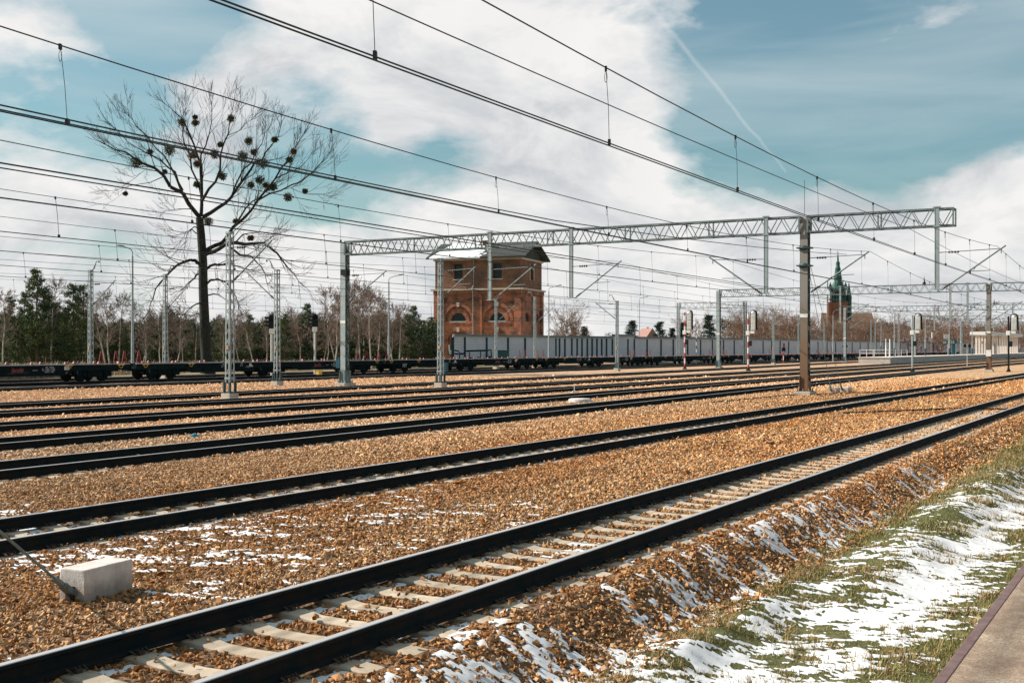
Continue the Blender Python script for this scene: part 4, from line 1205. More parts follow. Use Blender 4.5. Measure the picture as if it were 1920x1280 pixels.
def sign(name, label, cat, x, l, yc, w, h, mat, post=True, marks=False):
    Y, s = look(x, l); zc = zat(yc, Y) - .86
    t = thing(name, label, cat, SL(s, l, .86), 0)
    q = MB(); q.box(-w / 2, w / 2, -.05, .05, zc - h / 2, zc + h / 2, bev=.02); bd = q.build('board', mat, t)
    if marks:
        q = MB()
        for i in range(2):
            for j in range(2):
                q.box(-w * .42 + j * w * .3, -w * .42 + j * w * .3 + w * .22, -.062, -.051, zc - h * .3 + i * h * .36, zc - h * .3 + i * h * .36 + h * .2)
        q.build('lettering', M['white'], bd)
    q = MB(); q.tube([(w * .4, .08, 0), (w * .4, .08, zc + h / 2)], .05, 6); q.build('post', M['galv'], t)
sign('platform_sign', 'left blue platform sign with white marks', 'sign', 1773, 43.2, 641.5, 1.1, .75, M['blue_sign'], True, True)
sign('platform_sign', 'right blue platform sign with white marks, on the blue column', 'sign', 1788, 43.2, 641, 1.3, .8, M['blue_sign'], True, True)
sign('notice_board', 'pale notice board high beside the third platform lamp post', 'sign', 1774.5, 42.4, 631, 1.0, .85, M['white_dirty'])
sign('notice_board', 'cream notice board on the far platform', 'sign', 1840, 43.6, 642, .95, .62, M['concrete'])
Y, s = look(1788, 43.6)
q = MB(); q.box(-.4, .4, -.15, .15, 0, 3.1, bev=.03); o = q.build('information_column', M['blue_sign']); o.location = SL(s, 43.6, .86); tag(o, 'dark blue column under the right blue sign', 'column')
t = thing('platform_shelter', 'long white flat roofed shelter on columns at the right edge', 'platform shelter', SL(298, 42.6, .86), -TH)
q = MB(); q.box(-2.2, 2.4, -2, 60, 4.5, 5.25, bev=.05); q.build('roof', M['white'], t)
for i, y in enumerate(np.arange(1, 60, 4.6)):
    for x in (-1.2, 1.3): q = MB(); q.box(x - .22, x + .22, y - .22, y + .22, 0, 4.5); q.build('column', M['concrete'], t)
q = MB(); q.box(-1.0, 1.0, 14, 18, 0, 2.6); q.box(-1.05, 1.05, 13.95, 18.05, 2.6, 2.7); q.build('waiting_cabin', M['galv_dark'], t)

# ---------------------------------------------------------------- noise barrier
m, nt, b = nodes('barrier panel'); M['barrier'] = m
co = coords(nt, 'Object'); sx = nt.nodes.new('ShaderNodeSeparateXYZ'); nt.links.new(co, sx.inputs[0])
fr = maths(nt, 'FRACT', maths(nt, 'MULTIPLY', sx.outputs['Z'], 2.6))
c = ramp(nt, fr, [(.0, (.30, .295, .31)), (.08, (.62, .60, .625)), (.92, (.66, .64, .665)), (1.0, (.32, .32, .33))])
c = mixc(nt, 1.0, c, ramp(nt, noise(nt, co, .5, 4), [(.3, (.9, .9, .92)), (.7, (1.08, 1.06, 1.06))]), 'MULTIPLY')
nt.links.new(c, b.inputs['Base Color']); b.inputs['Roughness'].default_value = .75
XK = [849, 985, 1042, 1148, 1300, 1400, 1500, 1600, 1700, 1920, 2300]
YK = [171, 185, 192, 203, 222, 243, 272, 316, 355, 430, 560]
posts = [849, 871, 912, 952, 984, 1042, 1049, 1059, 1072, 1082, 1091, 1101, 1110, 1119, 1128, 1137, 1148, 1163, 1177, 1189, 1213, 1239, 1262, 1289, 1313, 1335, 1356, 1376, 1395, 1413, 1430, 1446, 1462, 1478, 1500, 1516, 1533, 1550, 1566, 1582, 1597, 1612, 1627, 1642, 1657, 1672, 1687, 1702, 1718, 1734, 1750, 1766, 1782, 1800, 1818, 1836, 1856, 1876, 1898, 1922, 1950, 1985, 2030, 2090]
t = thing('noise_barrier', 'long grey panelled noise barrier with graffiti at its left end', 'noise barrier', (0, 0, 0))
PP = []
for x in posts:
    Y = float(np.interp(x, XK, YK)); PP.append(Vector(((x - 960) / FPX * Y, Y, 0)))
bt = 4.45
for i, (a, c_) in enumerate(zip(PP[:-1], PP[1:])):
    hh = bt + (.35 if 1148 <= posts[i] < 1189 else 0) + (.25 if 1500 <= posts[i] < 1550 else 0)
    d = (c_ - a).normalized(); n_ = Vector((d.y, -d.x, 0))
    q = MB(); q.bar(a + Vector((0, 0, hh / 2 - .4)), c_ + Vector((0, 0, hh / 2 - .4)), .14, hh - .0); q.build('panel', M['barrier'], t)
    q = MB(); q.bar(a + n_ * .12 + Vector((0, 0, hh - .32)), c_ + n_ * .12 + Vector((0, 0, hh - .32)), .42, .26); q.build('coping', M['galv_dark'], t)
for i, p in enumerate(PP):
    if posts[i] in (1163, 1413): continue
    q = MB(); w = .20 if posts[i] < 1000 else .15
    q.box(p.x - w, p.x + w, p.y - .26, p.y + .1, -.6, bt - .62); q.build('post', M['teal_paint'], t)
# graffiti on the first panels: black strokes round pale fields
q = MB(); gy = lambda x: float(np.interp(x, XK, YK)) - .12
def gp(x, y): return pix(x, y, gy(x))
for a, b_ in (((852, 657), (859, 658)), ((859, 658), (861, 663)), ((861, 663), (869, 663)), ((861, 663), (861, 672)), ((869, 663), (870, 658)), ((870, 658), (903, 657)), ((903, 657), (912, 657)), ((912, 657), (920, 655)), ((920, 655), (921, 670)), ((911, 669), (921, 669)), ((880, 660), (879, 671)), ((879, 671), (887, 671)), ((900, 659), (901, 671)), ((895, 670), (901, 671)), ((852, 663), (860, 664)), ((872, 659), (871, 672))):
    q.bar(gp(*a), gp(*b_), .26, .02, up=(0, 1, 0))
q.build('graffiti_outline', M['black'], t)
q = MB()
for a, b_, c_, d_ in ((853, 664, 859, 671), (862, 665, 869, 671), (873, 660, 878, 671), (881, 660, 899, 669), (913, 658, 919, 668), (904, 661, 910, 670)):
    p0 = gp(a, d_) + Vector((0, .05, 0)); p1 = gp(c_, b_) + Vector((0, .05, 0)); q.add([(p0.x, p0.y, p0.z), (p1.x, p1.y, p0.z), (p1.x, p1.y, p1.z), (p0.x, p0.y, p1.z), (p0.x, p0.y + .01, p0.z), (p1.x, p1.y + .01, p0.z), (p1.x, p1.y + .01, p1.z), (p0.x, p0.y + .01, p1.z)], [(0, 1, 2, 3), (4, 5, 6, 7), (0, 1, 5, 4), (1, 2, 6, 5), (2, 3, 7, 6), (3, 0, 4, 7)])
q.build('graffiti_fill', M['white_dirty'], t)
# green container standing before the barrier
o = (lambda: (lambda q: (q.box(-.85, .85, -.5, .5, 0, 1.75, bev=.08), q.box(-.9, .9, -.55, .55, 1.75, 1.9, bev=.05), q.build('waste_container', worn('green plastic', (.03, .10, .09), (.05, .13, .12), 3, .5, 0, 0)))[-1])(MB()))()
o.location = pix(944, 668, 176); o.location.z = .05; tag(o, 'green waste container in front of the noise barrier near its graffiti', 'waste container')
# ---------------------------------------------------------------- brick water tower
m, nt, b = nodes('old brick'); M['brick'] = m
co = coords(nt, 'Object'); sx = nt.nodes.new('ShaderNodeSeparateXYZ'); nt.links.new(co, sx.inputs[0])
cx = nt.nodes.new('ShaderNodeCombineXYZ'); nt.links.new(maths(nt, 'ADD', sx.outputs['X'], sx.outputs['Y']), cx.inputs[0]); nt.links.new(sx.outputs['Z'], cx.inputs[1])
br = nt.nodes.new('ShaderNodeTexBrick'); nt.links.new(cx.outputs[0], br.inputs['Vector'])
for k, v in (('Scale', 1.0), ('Mortar Size', .016), ('Brick Width', .34), ('Row Height', .12), ('Bias', 0.0)): br.inputs[k].default_value = v
br.inputs['Color1'].default_value = (.47, .14, .058, 1); br.inputs['Color2'].default_value = (.22, .062, .032, 1); br.inputs['Mortar'].default_value = (.26, .19, .14, 1)
big = noise(nt, co, .45, 6, .65)
c = mixc(nt, 1.0, br.outputs[0], ramp(nt, big, [(.36, (.36, .35, .35)), (.48, (.95, .95, .95)), (.62, (1.45, 1.28, 1.05))]), 'MULTIPLY')
# upper storey: browner, sooty brick; pale patches where plaster is left
up = maths(nt, 'GREATER_THAN', sx.outputs['Z'], 12.0)
c = mixc(nt, maths(nt, 'MULTIPLY', up, .6), c, mixc(nt, noise(nt, co, 1.5, 5), (.08, .055, .04), (.17, .11, .07)))
pt = ramp(nt, noise(nt, co, 1.1, 6, .7), [(.66, (0, 0, 0)), (.70, (1, 1, 1))])
c = mixc(nt, maths(nt, 'MULTIPLY', pt, .6), c, (.45, .37, .29))
nt.links.new(c, b.inputs['Base Color']); b.inputs['Roughness'].default_value = .95
bump(nt, b, br.outputs[1], -.3, .02)
m, nt, b = nodes('slate with snow'); M['slate'] = m
co = coords(nt, 'Object'); sx = nt.nodes.new('ShaderNodeSeparateXYZ'); nt.links.new(co, sx.inputs[0])
c = ramp(nt, noise(nt, coords(nt, 'Object', (1, 1, 3)), 3, 6, .7), [(.3, (.014, .02, .02)), (.7, (.05, .052, .046))])
f = maths(nt, 'ADD', maths(nt, 'MULTIPLY', noise(nt, co, .8, 6, .6), .9), maths(nt, 'MULTIPLY', maths(nt, 'SUBTRACT', 7.6, sx.outputs['X']), .07))
f = ramp(nt, f, [(.40, (0, 0, 0)), (.44, (1, 1, 1))])
f = maths(nt, 'MULTIPLY', f, maths(nt, 'MULTIPLY', maths(nt, 'LESS_THAN', sx.outputs['Y'], 7.0), maths(nt, 'GREATER_THAN', maths(nt, 'ADD', sx.outputs['X'], maths(nt, 'MULTIPLY', sx.outputs['Y'], -.25)), -.35)))
nt.links.new(mixc(nt, f, c, (.74, .75, .77)), b.inputs['Base Color']); b.inputs['Roughness'].default_value = .9
M['stone_trim'] = worn('pale stone trim', (.48, .40, .31), (.62, .54, .43), 3, .9, 0, .2, 30)
M['void'] = worn('dark unlit pane', (.008, .012, .012), (.016, .02, .02), 3, .35, 0, 0)
M['slate_plain'] = worn('weathered boards', (.03, .04, .04), (.07, .075, .07), 3, .9, 0, .2, 20)

TW, TD, TZ = 15.3, 10.8, 17.2
tw = thing('water_tower', 'old red brick water tower with a snowy slate roof and arched windows', 'water tower', (-12.93, 200.3, 0), radians(-19.75))
wall = MB(); wall.box(0, TW, 0, TD, -.8, TZ)
def arch_poly(cx_, z0, w, rise, n=14, flat=0.0):
    pts = [(cx_ - w, z0)]
    pts += [(cx_ - w * cos(a), z0 + flat + rise * sin(a)) for a in np.linspace(0, pi, n)]
    return pts + [(cx_ + w, z0)]
cut = MB()
CX = (4.2, 11.15)
for c_ in CX:
    cut.box(c_ - .78, c_ + .78, -1, .55, 13.75, 16.3)
    cut.prism(arch_poly(c_, 6.72, 2.35, 2.6), 1.22, Matrix.Translation((0, -1, 0)))
    cut.prism(arch_poly(c_, 1.0, 1.9, 1.5, flat=2.6), 1.35, Matrix.Translation((0, -1, 0)))
    cut.box(c_ - 2.9, c_ + 2.9, -1, .12, 9.75, 10.45)
for y0, y1, z0, z1 in ((4.6, 6.4, 13.75, 16.3),): cut.box(TW - .5, TW + 1, y0, y1, z0, z1)
R90 = Matrix(((0, 1, 0, TW + 1), (1, 0, 0, 0), (0, 0, 1, 0), (0, 0, 0, 1)))
for yc in (3.1, 8.0): 
    q = arch_poly(yc, 6.72, 1.35, 1.45); cut.prism(q, 0.0 + .0001 - 1.4, R90)
tmp1 = wall.build('tmp_wall', M['brick']); tmp2 = cut.build('tmp_cut', M['brick'])
md = tmp1.modifiers.new('b', 'BOOLEAN'); md.operation = 'DIFFERENCE'; md.object = tmp2; md.solver = 'EXACT'
bpy.context.view_layer.update()
me = bpy.data.meshes.new_from_object(tmp1.evaluated_get(bpy.context.evaluated_depsgraph_get())); me.name = 'wall'
bpy.data.objects.remove(tmp1); bpy.data.objects.remove(tmp2)
me.materials.clear(); me.materials.append(M['brick'])
for p in me.polygons: p.use_smooth = False
wl = link('wall', me, tw)
q = MB()                                       # pilasters, plinth, dentils, arch rings in brick
for a, b_ in ((-.15, 1.1), (7.1, 8.55), (14.2, TW + .15)): q.box(a, b_, -.32, -.003, -.8, 11.25)
for a, b_ in ((-.15, .9), (TD - .9, TD + .15)): q.box(TW + .003, TW + .32, a, b_, -.8, 11.25)
q.box(-.2, TW + .36, -.40, -.322, 11.26, 11.85)
q.box(TW + .322, TW + .40, -.2, TD + .2, 11.26, 11.85)
for i in range(44): q.box(-.1 + i * .35, .08 + i * .35, -.52, -.402, 11.42, 11.84)
for c_ in CX:
    for r0, r1, yy in ((2.36, 2.85, -.16),):
        n = 22
        for i in range(n):
            a0, a1 = pi * i / n, pi * (i + .93) / n
            P4 = [(c_ + r * cos(a), 6.72 + r * 1.1 * sin(a)) for r, a in ((r0, a0), (r1, a0), (r1, a1), (r0, a1))]
            q.prism(P4, .155, Matrix.Translation((0, yy, 0)))
    P4 = arch_poly(c_, 6.735, 1.95, 2.15); inner = arch_poly(c_, 6.735, 1.36, 1.38)
    n = len(P4)
    vs = [(x, .06, z) for x, z in P4] + [(x, .06, z) for x, z in inner] + [(x, .215, z) for x, z in P4] + [(x, .215, z) for x, z in inner]
    q.add(vs, [(i, i + 1, n + i + 1, n + i) for i in range(n - 1)] + [(2 * n + i, 2 * n + i + 1, 3 * n + i + 1, 3 * n + i) for i in range(n - 1)] + [(i, i + 1, 2 * n + i + 1, 2 * n + i) for i in range(n - 1)] + [(n + i, n + i + 1, 3 * n + i + 1, 3 * n + i) for i in range(n - 1)])
q.box(1.1, 7.1, -.12, -.002, 6.35, 6.6); q.box(8.55, 14.2, -.12, -.002, 6.35, 6.6)
q.build('brick_relief', M['brick'], tw)
q = MB(); q.box(-.6, TW + .6, -.62, -.003, 11.86, 12.14); q.box(TW + .003, TW + .6, -.003, TD + .5, 11.86, 12.14); q.box(-.5, -.003, -.003, TD + .5, 11.86, 12.14)
q.build('cornice', M['stone_trim'], tw)
q = MB(); q.box(-.25, TW + .25, -.25, TD + .25, 16.85, 17.15); q.build('eave_moulding', M['stone_trim'], tw)
for c_ in CX:
    q = MB(); q.box(c_ - .78, c_ + .78, .40, .44, 13.75, 16.3); w_ = q.build('window', M['void'], tw)
    q = MB()
    for x in (-.76, 0, .76): q.box(c_ + x - .04, c_ + x + .04, .34, .40, 13.76, 16.29)
    for z in (13.78, 15.1, 16.25): q.box(c_ - .78, c_ + .78, .345, .395, z - .03, z + .03)
    q.build('frame', M['slate_plain'], w_)
    q = MB(); q.box(c_ - .95, c_ + .95, -.1, .3, 13.6, 13.748); q.build('sill', M['stone_trim'], w_)
    q = MB(); q.prism(arch_poly(c_, 6.735, 1.36, 1.38), .03, Matrix.Translation((0, .19, 0))); w_ = q.build('arched_window', M['void'], tw)
    q = MB(); q.box(c_ - 1.5, c_ + 1.5, -.14, .215, 6.61, 6.73); q.build('sill', M['white_dirty'], w_)
    q = MB(); q.prism([(c_ - .2, 9.15), (c_ + .2, 9.15), (c_ + .3, 9.85), (c_ - .3, 9.85)], .3, Matrix.Translation((0, -.22, 0))); q.build('keystone', M['stone_trim'], tw)
    q = MB(); q.prism([(c_ - .2, 4.95), (c_ + .2, 4.95), (c_ + .26, 5.7), (c_ - .26, 5.7)], .3, Matrix.Translation((0, -.2, 0))); q.build('keystone', M['stone_trim'], tw)
    q = MB(); q.box(c_ - 1.9, c_ + 1.9, .30, .345, 1.0, 5.1); q.build('blocked_door', M['brick'], tw)
q = MB(); q.box(TW - .45, TW - .4, 4.6, 6.4, 13.75, 16.3); w_ = q.build('window', M['void'], tw)
q = MB(); q.box(TW - .02, TW + .1, 4.4, 4.59, 13.6, 16.4); q.box(TW - .02, TW + .1, 6.41, 6.6, 13.6, 16.4); q.build('frame', M['stone_trim'], w_)
for yc in (3.1, 8.0):
    q = MB(); q.prism([(y, z) for y, z in arch_poly(yc, 6.72, 1.35, 1.45)], .05, Matrix(((0, 1, 0, TW - .38), (1, 0, 0, 0), (0, 0, 1, 0), (0, 0, 0, 1)))); q.build('arched_window', M['void'], tw)
q = MB(); q.tube([(7.0, -.42, 0), (7.0, -.42, 11.2), (7.0, -.7, 11.9), (7.0, -.7, 12.2), (7.0, -.1, 12.8), (7.0, -.1, 16.9)], .075, 8); q.build('drain_pipe', M['galv'], tw)
ov, oe = 1.2, 1.2; zr = 19.95; ym = TD / 2
q = MB()
e0 = 17.2
for (ya, yb) in ((-ov, ym), (TD + ov, ym)):
    vs = []
    for dz in (0, .24): vs += [(-oe, ya, e0 + dz - .1), (TW + oe, ya, e0 + dz - .1), (TW + oe, yb, zr + dz), (-oe, yb, zr + dz)]
    q.add(vs, [(0, 1, 2, 3), (7, 6, 5, 4), (0, 4, 5, 1), (1, 5, 6, 2), (2, 6, 7, 3), (3, 7, 4, 0)])
rf = q.build('roof', M['slate'], tw)
q = MB()
for x in (-.02, TW - .18): q.prism([(0.0, 0), (TD, 0), (ym, zr - 17.2)], .2, Matrix(((0, 1, 0, x), (1, 0, 0, 0), (0, 0, 1, 17.16), (0, 0, 0, 1))))
q.build('gable', M['slate_plain'], tw)
q = MB(); q.box(6.9, 7.9, 4.2, 5.1, 18.0, 20.3); q.box(6.8, 8.0, 4.1, 5.2, 20.3, 20.5); q.build('chimney', M['brick'], rf)
q = MB(); q.tube([(8.2, 4.4, 18.8), (8.6, 4.4, 20.6), (8.9, 4.4, 20.8)], .12, 6); q.build('vent_pipe', M['black'], rf)
# spray paint at the foot of the tower
q = MB()
for P in (((.2, .8), (.5, 2.2), (1.0, 2.9), (.8, 1.0)), ((2.5, 2.8), (2.7, 1.2), (3.2, 2.2), (3.5, 1.0), (3.9, 2.6)), ((4.3, 1.0), (4.4, 2.9), (5.0, 2.7), (4.9, 1.8), (4.4, 1.7)), ((5.4, 2.8), (5.7, 1.2), (6.1, 2.9))):
    yy = -.34 if P[0][0] < 1 else -.02
    for a_, b_ in zip(P[:-1], P[1:]): q.bar((a_[0], yy, a_[1]), (b_[0], yy, b_[1]), .3, .02, up=(0, 1, 0))
q.build('graffiti', M['white_dirty'], tw)

# ---------------------------------------------------------------- church far behind
YC = 600.0; k = YC / FPX
M['church_brick'] = worn('church brick', (.17, .06, .035), (.30, .11, .065), .4, .95, 0, 0)
M['copper'] = worn('verdigris copper', (.025, .085, .07), (.06, .15, .12), .6, .8, 0, 0)
M['sunlit_side'] = worn('sunlit church side', (.42, .38, .33), (.52, .48, .42), .5, .9, 0, 0)
M['church_roof'] = worn('church roof', (.12, .07, .045), (.20, .12, .08), .4, .9, 0, 0)
ch = thing('church', 'distant brick church with a tall green copper spire, right of the brown mast', 'church', ((1571 - 960) * k, YC, 0), radians(-14))
q = MB(); q.box(-3.9, 3.9, -3.6, 3.6, -1, 25.2); 
for a in (-3.9, 3.9):
    for b_ in (-3.6, 3.6): q.box(a - .7, a + .7, b_ - .7, b_ + .7, -1, 25.4)
q.build('tower', M['church_brick'], ch)
q = MB(); q.box(-3.3, 3.3, -3.1, 3.1, 25.2, 31.6); q.build('belfry_core', M['void'], ch)
q = MB()
for i in range(6):
    for b_ in (-3.4, 3.4): q.box(-3.9 + i * 1.5, -3.5 + i * 1.5, b_ - .2, b_ + .2, 25.2, 31.6); q.box((-3.7 if b_ < 0 else 3.7) - .2, (-3.7 if b_ < 0 else 3.7) + .2, -3.4 + i * 1.36 - .2, -3.4 + i * 1.36 + .2, 25.2, 31.6)
q.box(-4.3, 4.3, -4, 4, 31.6, 32.4); q.box(-4.2, 4.2, -3.9, 3.9, 26.6, 27.0); q.build('belfry_column', M['copper'], ch)
q = MB()
for a in (-3.7, 0, 3.7):
    for b_ in (-3.5, 3.5): q.prism([(a - 1.1, 32.4), (a + 1.1, 32.4), (a, 35.6)], .5, Matrix.Translation((0, b_ - .25, 0))); q.lathe([(.25, 32.4), (.2, 35.5), (0, 37.2)], (a - 1.3, b_, 0), 6)
q.lathe([(3.3, 32.4), (2.9, 34.2), (1.9, 36.0), (1.9, 37.2), (2.1, 37.3), (1.7, 39.2), (1.35, 42.2), (1.5, 42.4), (1.0, 43.2), (.95, 45.0), (1.1, 45.2), (.5, 46.2), (.35, 48.6), (.5, 48.8), (.12, 49.6), (.08, 51.4), (0, 51.5)], (0, 0, 0), 8); q.box(-.55, .55, -.08, .08, 50.4, 50.6)
q.build('spire', M['copper'], ch)
q = MB(); q.lathe([(1.3, -1), (1.3, 27.0), (1.5, 27.2), (1.1, 29.5), (.5, 33.0), (0, 36.0)], (5.4, .5, 0), 8); q.build('stair_turret', M['copper'], ch)
q = MB(); q.box(-5.5, -4.62, -3, 3, -1, 29.5); q.build('lit_side_strip', M['sunlit_side'], ch)  # added strip; its pale colour stands for sun on the tower's left face
q = MB(); q.box(-8, 19, 4, 22, -1, 11); q.build('nave', M['church_brick'], ch)
q = MB(); q.add([(-8.5, 3.4, 11), (19.5, 3.4, 11), (19.5, 22.6, 11), (-8.5, 22.6, 11), (-8, 13, 20.5), (17, 13, 20.5)], [(0, 1, 5, 4), (2, 3, 4, 5), (1, 2, 5), (3, 0, 4), (0, 3, 2, 1)]); q.build('nave_roof', M['church_roof'], ch)
# small house behind the barrier
t = thing('house', 'small house with a pinkish red roof just above the noise barrier', 'house', pix(1213, 640, 420) * 1, radians(20)); t.location.z = -.3
q = MB(); q.box(-3, 3, -4, 4, 0, 5.2); q.build('wall', M['white_dirty'], t)
q = MB(); q.add([(-3.4, -4.4, 5.1), (3.4, -4.4, 5.1), (3.4, 4.4, 5.1), (-3.4, 4.4, 5.1), (0, -4.4, 9.6), (0, 4.4, 9.6)], [(0, 1, 4), (2, 3, 5), (1, 2, 5, 4), (3, 0, 4, 5), (0, 3, 2, 1)]); rf = q.build('roof', M['pink_brick'], t)
q = MB(); q.box(.6, 1.2, 1, 1.6, 7.5, 10.0); q.build('chimney', M['pink_brick'], rf)
q = MB()
q.box(-1.6, -.4, -4.03, -4.005, 1.8, 3.6); q.build('window', M['void'], t)
# ---------------------------------------------------------------- trees
def tubes_np(segs, n):
    """segs: rows p0 p1 r0 r1; one open tube each"""
    A = np.asarray(segs, float); p0, p1, r0, r1 = A[:, :3], A[:, 3:6], A[:, 6], A[:, 7]
    d = p1 - p0; d /= np.linalg.norm(d, axis=1, keepdims=True) + 1e-9
    ref = np.where(np.abs(d[:, 2:3]) < .9, np.array([[0, 0, 1.]]), np.array([[1., 0, 0]]))
    a = np.cross(d, ref); a /= np.linalg.norm(a, axis=1, keepdims=True); b = np.cross(d, a)
    an = np.arange(n) * 2 * pi / n
    ring = a[:, None, :] * np.cos(an)[None, :, None] + b[:, None, :] * np.sin(an)[None, :, None]
    V = np.concatenate([p0[:, None] + ring * r0[:, None, None], p1[:, None] + ring * r1[:, None, None]], 1).reshape(-1, 3)
    i = np.arange(len(A))[:, None, None] * 2 * n; j = np.arange(n)[None, :, None]
    F = np.concatenate([i + j, i + (j + 1) % n, i + n + (j + 1) % n, i + n + j], 2).reshape(-1, 4)
    return V, F

def merge_np(parts):
    VV, FF = [], []; off = 0
    for v, f in parts: VV.append(v); FF.append(f + off); off += len(v)
    return np.concatenate(VV), np.concatenate(FF)

def segs_mesh(name, segs, mat, smooth=True):
    A = np.asarray(segs, float); big = A[:, 6] > .05; mid = (A[:, 6] > .015) & ~big; sm = A[:, 6] <= .015
    parts = [tubes_np(A[m_], n) for m_, n in ((big, 8), (mid, 5), (sm, 3)) if m_.any()]
    return np_mesh(name, *merge_np(parts), mat, smooth)

def rand_perp(rng, d):
    v = Vector((rng.gauss(0, 1), rng.gauss(0, 1), rng.gauss(0, 1)))
    v -= d * v.dot(d)
    return v.normalized() if v.length > 1e-6 else Vector((1, 0, 0))

def grow(rng, out, p, d, L, r, depth, up=.1, wig=.18, split=(.45, .85), nb=3, rmin=.006, shrink=.62, droop=0.0):
    """one limb with side branches; rows go to out"""
    n = 4 if depth > 1 else 3
    pts = [p]; dd = d.copy()
    for i in range(n):
        dd = (dd + rand_perp(rng, dd) * wig * rng.random() + Vector((0, 0, up - droop * (i / n)))).normalized()
        q = pts[-1] + dd * (L / n); pts.append(q)
        r0 = max(rmin, r * (1 - .62 * i / n)); r1 = max(rmin, r * (1 - .62 * (i + 1) / n))
        out.append((*pts[-2], *q, r0, r1))
    if depth <= 0: return
    for j in range(nb + (1 if rng.random() < .5 else 0)):
        t = rng.uniform(.3, 1.0) if j else 1.0
        k = min(n - 1, int(t * n)); base = pts[k].lerp(pts[k + 1], min(1, t * n - k)) if k < n else pts[-1]
        bd = (dd if t > .9 else (pts[k + 1] - pts[k]).normalized())
        ang = rng.uniform(*split) * (.45 if j == 0 else 1)
        nd_ = (bd * cos(ang) + rand_perp(rng, bd) * sin(ang)).normalized()
        grow(rng, out, base, nd_, L * shrink * rng.uniform(.75, 1.15), max(rmin, r * (1 - .62 * t) * (.9 if j == 0 else .7)), depth - 1, up, wig, split, nb, rmin, shrink, droop)

M['bark'] = worn('dark tree bark', (.012, .015, .014), (.034, .034, .029), 2.5, .95, 0, .6, 12)
M['twig'] = worn('bare dark twigs', (.030, .028, .024), (.055, .045, .036), 1.0, .95, 0, 0)
M['birch_twig'] = worn('reddish birch twigs', (.16, .115, .092), (.27, .20, .16), .5, .95, 0, 0)
M['brown_twig'] = worn('brown winter twigs', (.17, .10, .070), (.28, .18, .13), .4, .95, 0, 0)
m, nt, b = nodes('birch bark'); M['birch'] = m
co = coords(nt, 'Object', (1, 1, .35)); n_ = noise(nt, co, 3.2, 5, .7)
nt.links.new(ramp(nt, n_, [(.38, (.06, .05, .04)), (.46, (.42, .36, .30)), (.7, (.60, .54, .46))]), b.inputs['Base Color']); b.inputs['Roughness'].default_value = .85
M['pine_bark'] = worn('pine bark', (.10, .062, .042), (.24, .14, .085), 1.2, .95, 0, .5, 10)
def leafmat(name, stops):
    m, nt, b = nodes(name)
    at = nt.nodes.new('ShaderNodeAttribute'); at.attribute_name = 'tint'
    nt.links.new(at.outputs['Color'], b.inputs['Base Color'])
    b.inputs['Roughness'].default_value = .75; b.inputs['Specular IOR Level'].default_value = .2
    return m
M['needles'] = leafmat('pine needles', None)
M['mistle'] = leafmat('mistletoe leaves', None)

def leaf_quads(rng, P, ln, wd, cols, flat=.0, seed_dir=None):
    """small narrow faces at points P; cols: own colour of each leaf"""
    n = len(P)
    a = rng.normal(size=(n, 3)); 
    if seed_dir is not None: a = a * .7 + seed_dir
    a /= np.linalg.norm(a, axis=1, keepdims=True); c = np.cross(a, rng.normal(size=(n, 3))); c /= np.linalg.norm(c, axis=1, keepdims=True)
    ln = ln * rng.uniform(.6, 1.3, n)[:, None]; wd = wd * rng.uniform(.7, 1.3, n)[:, None]
    V = np.stack([P - c * wd * .6, P + a * ln * .5 - c * wd, P + a * ln, P + a * ln * .5 + c * wd], 1).reshape(-1, 3)
    F = (np.arange(n)[:, None] * 4 + np.arange(4)[None, :])
    return V, F, np.repeat(cols, 4, axis=0)

# ---- the great tree with mistletoe
YT = 112.0
def tp(x, y, dy=0.0): return pix(x, y, YT + dy)
def z7(X, Yy): return 150 + X / 3.764, 140 + Yy / 3.764
rt = random.Random(5)
base = tp(388, 690); base.z = -.3
tree = thing('bare_tree', 'great bare dark tree full of mistletoe, behind the flat wagons at left', 'tree', base)
def loc(v): return v - base
SEG = []; TIPS = []
def limb(px_pts, r0, r1, dy=0.0, conv=True, twigs=True, dens=1.0, start_dy=0.0, rough=True):
    P = [(z7(930 + (p[0] - 930) * .89, 1000 + (p[1] - 1000) * .87) if conv else p) for p in px_pts]
    n = len(P); W = []
    for i, p in enumerate(P):
        t = i / (n - 1); W.append(loc(tp(p[0], p[1], start_dy + (dy - start_dy) * t)))
    # refine with a little wander
    Q = [W[0]]
    for a, b_ in zip(W[:-1], W[1:]):
        m_ = a.lerp(b_, .5); 
        if rough: m_ += Vector((rt.gauss(0, .05), rt.gauss(0, .1), rt.gauss(0, .05))) * (b_ - a).length
        Q += [m_, b_]
    N = len(Q) - 1
    if conv: r0, r1 = r0 * .64, r1 * .75
    for i in range(N):
        ra = r0 + (r1 - r0) * i / N; rb = r0 + (r1 - r0) * (i + 1) / N
        SEG.append((*Q[i], *Q[i + 1], ra, rb))
        if twigs and i >= N * .22:
            d = (Q[i + 1] - Q[i]).normalized(); L = (Q[i + 1] - Q[i]).length
            for _ in range(max(1, int(L * 2.0 * dens))):
                t = rt.random(); p = Q[i].lerp(Q[i + 1], t)
                ang = rt.uniform(.4, .85); nd_ = (d * cos(ang) + rand_perp(rt, d) * sin(ang)).normalized()
                grow(rt, TW_, p, nd_, rt.uniform(1.5, 3.1) * (1 if i < N * .7 else .72), max(.02, min(.048, ra * .40)), 2, .10, .13, (.35, .8), 3, .0105, .60)
    if twigs:
        d = (Q[-1] - Q[-2]).normalized()
        for _ in range(3): grow(rt, TW_, Q[-1], (d + rand_perp(rt, d) * .35).normalized(), rt.uniform(1.0, 1.9), r1, 2, .08, .12, (.3, .65), 3, .0085, .60)
TW_ = []
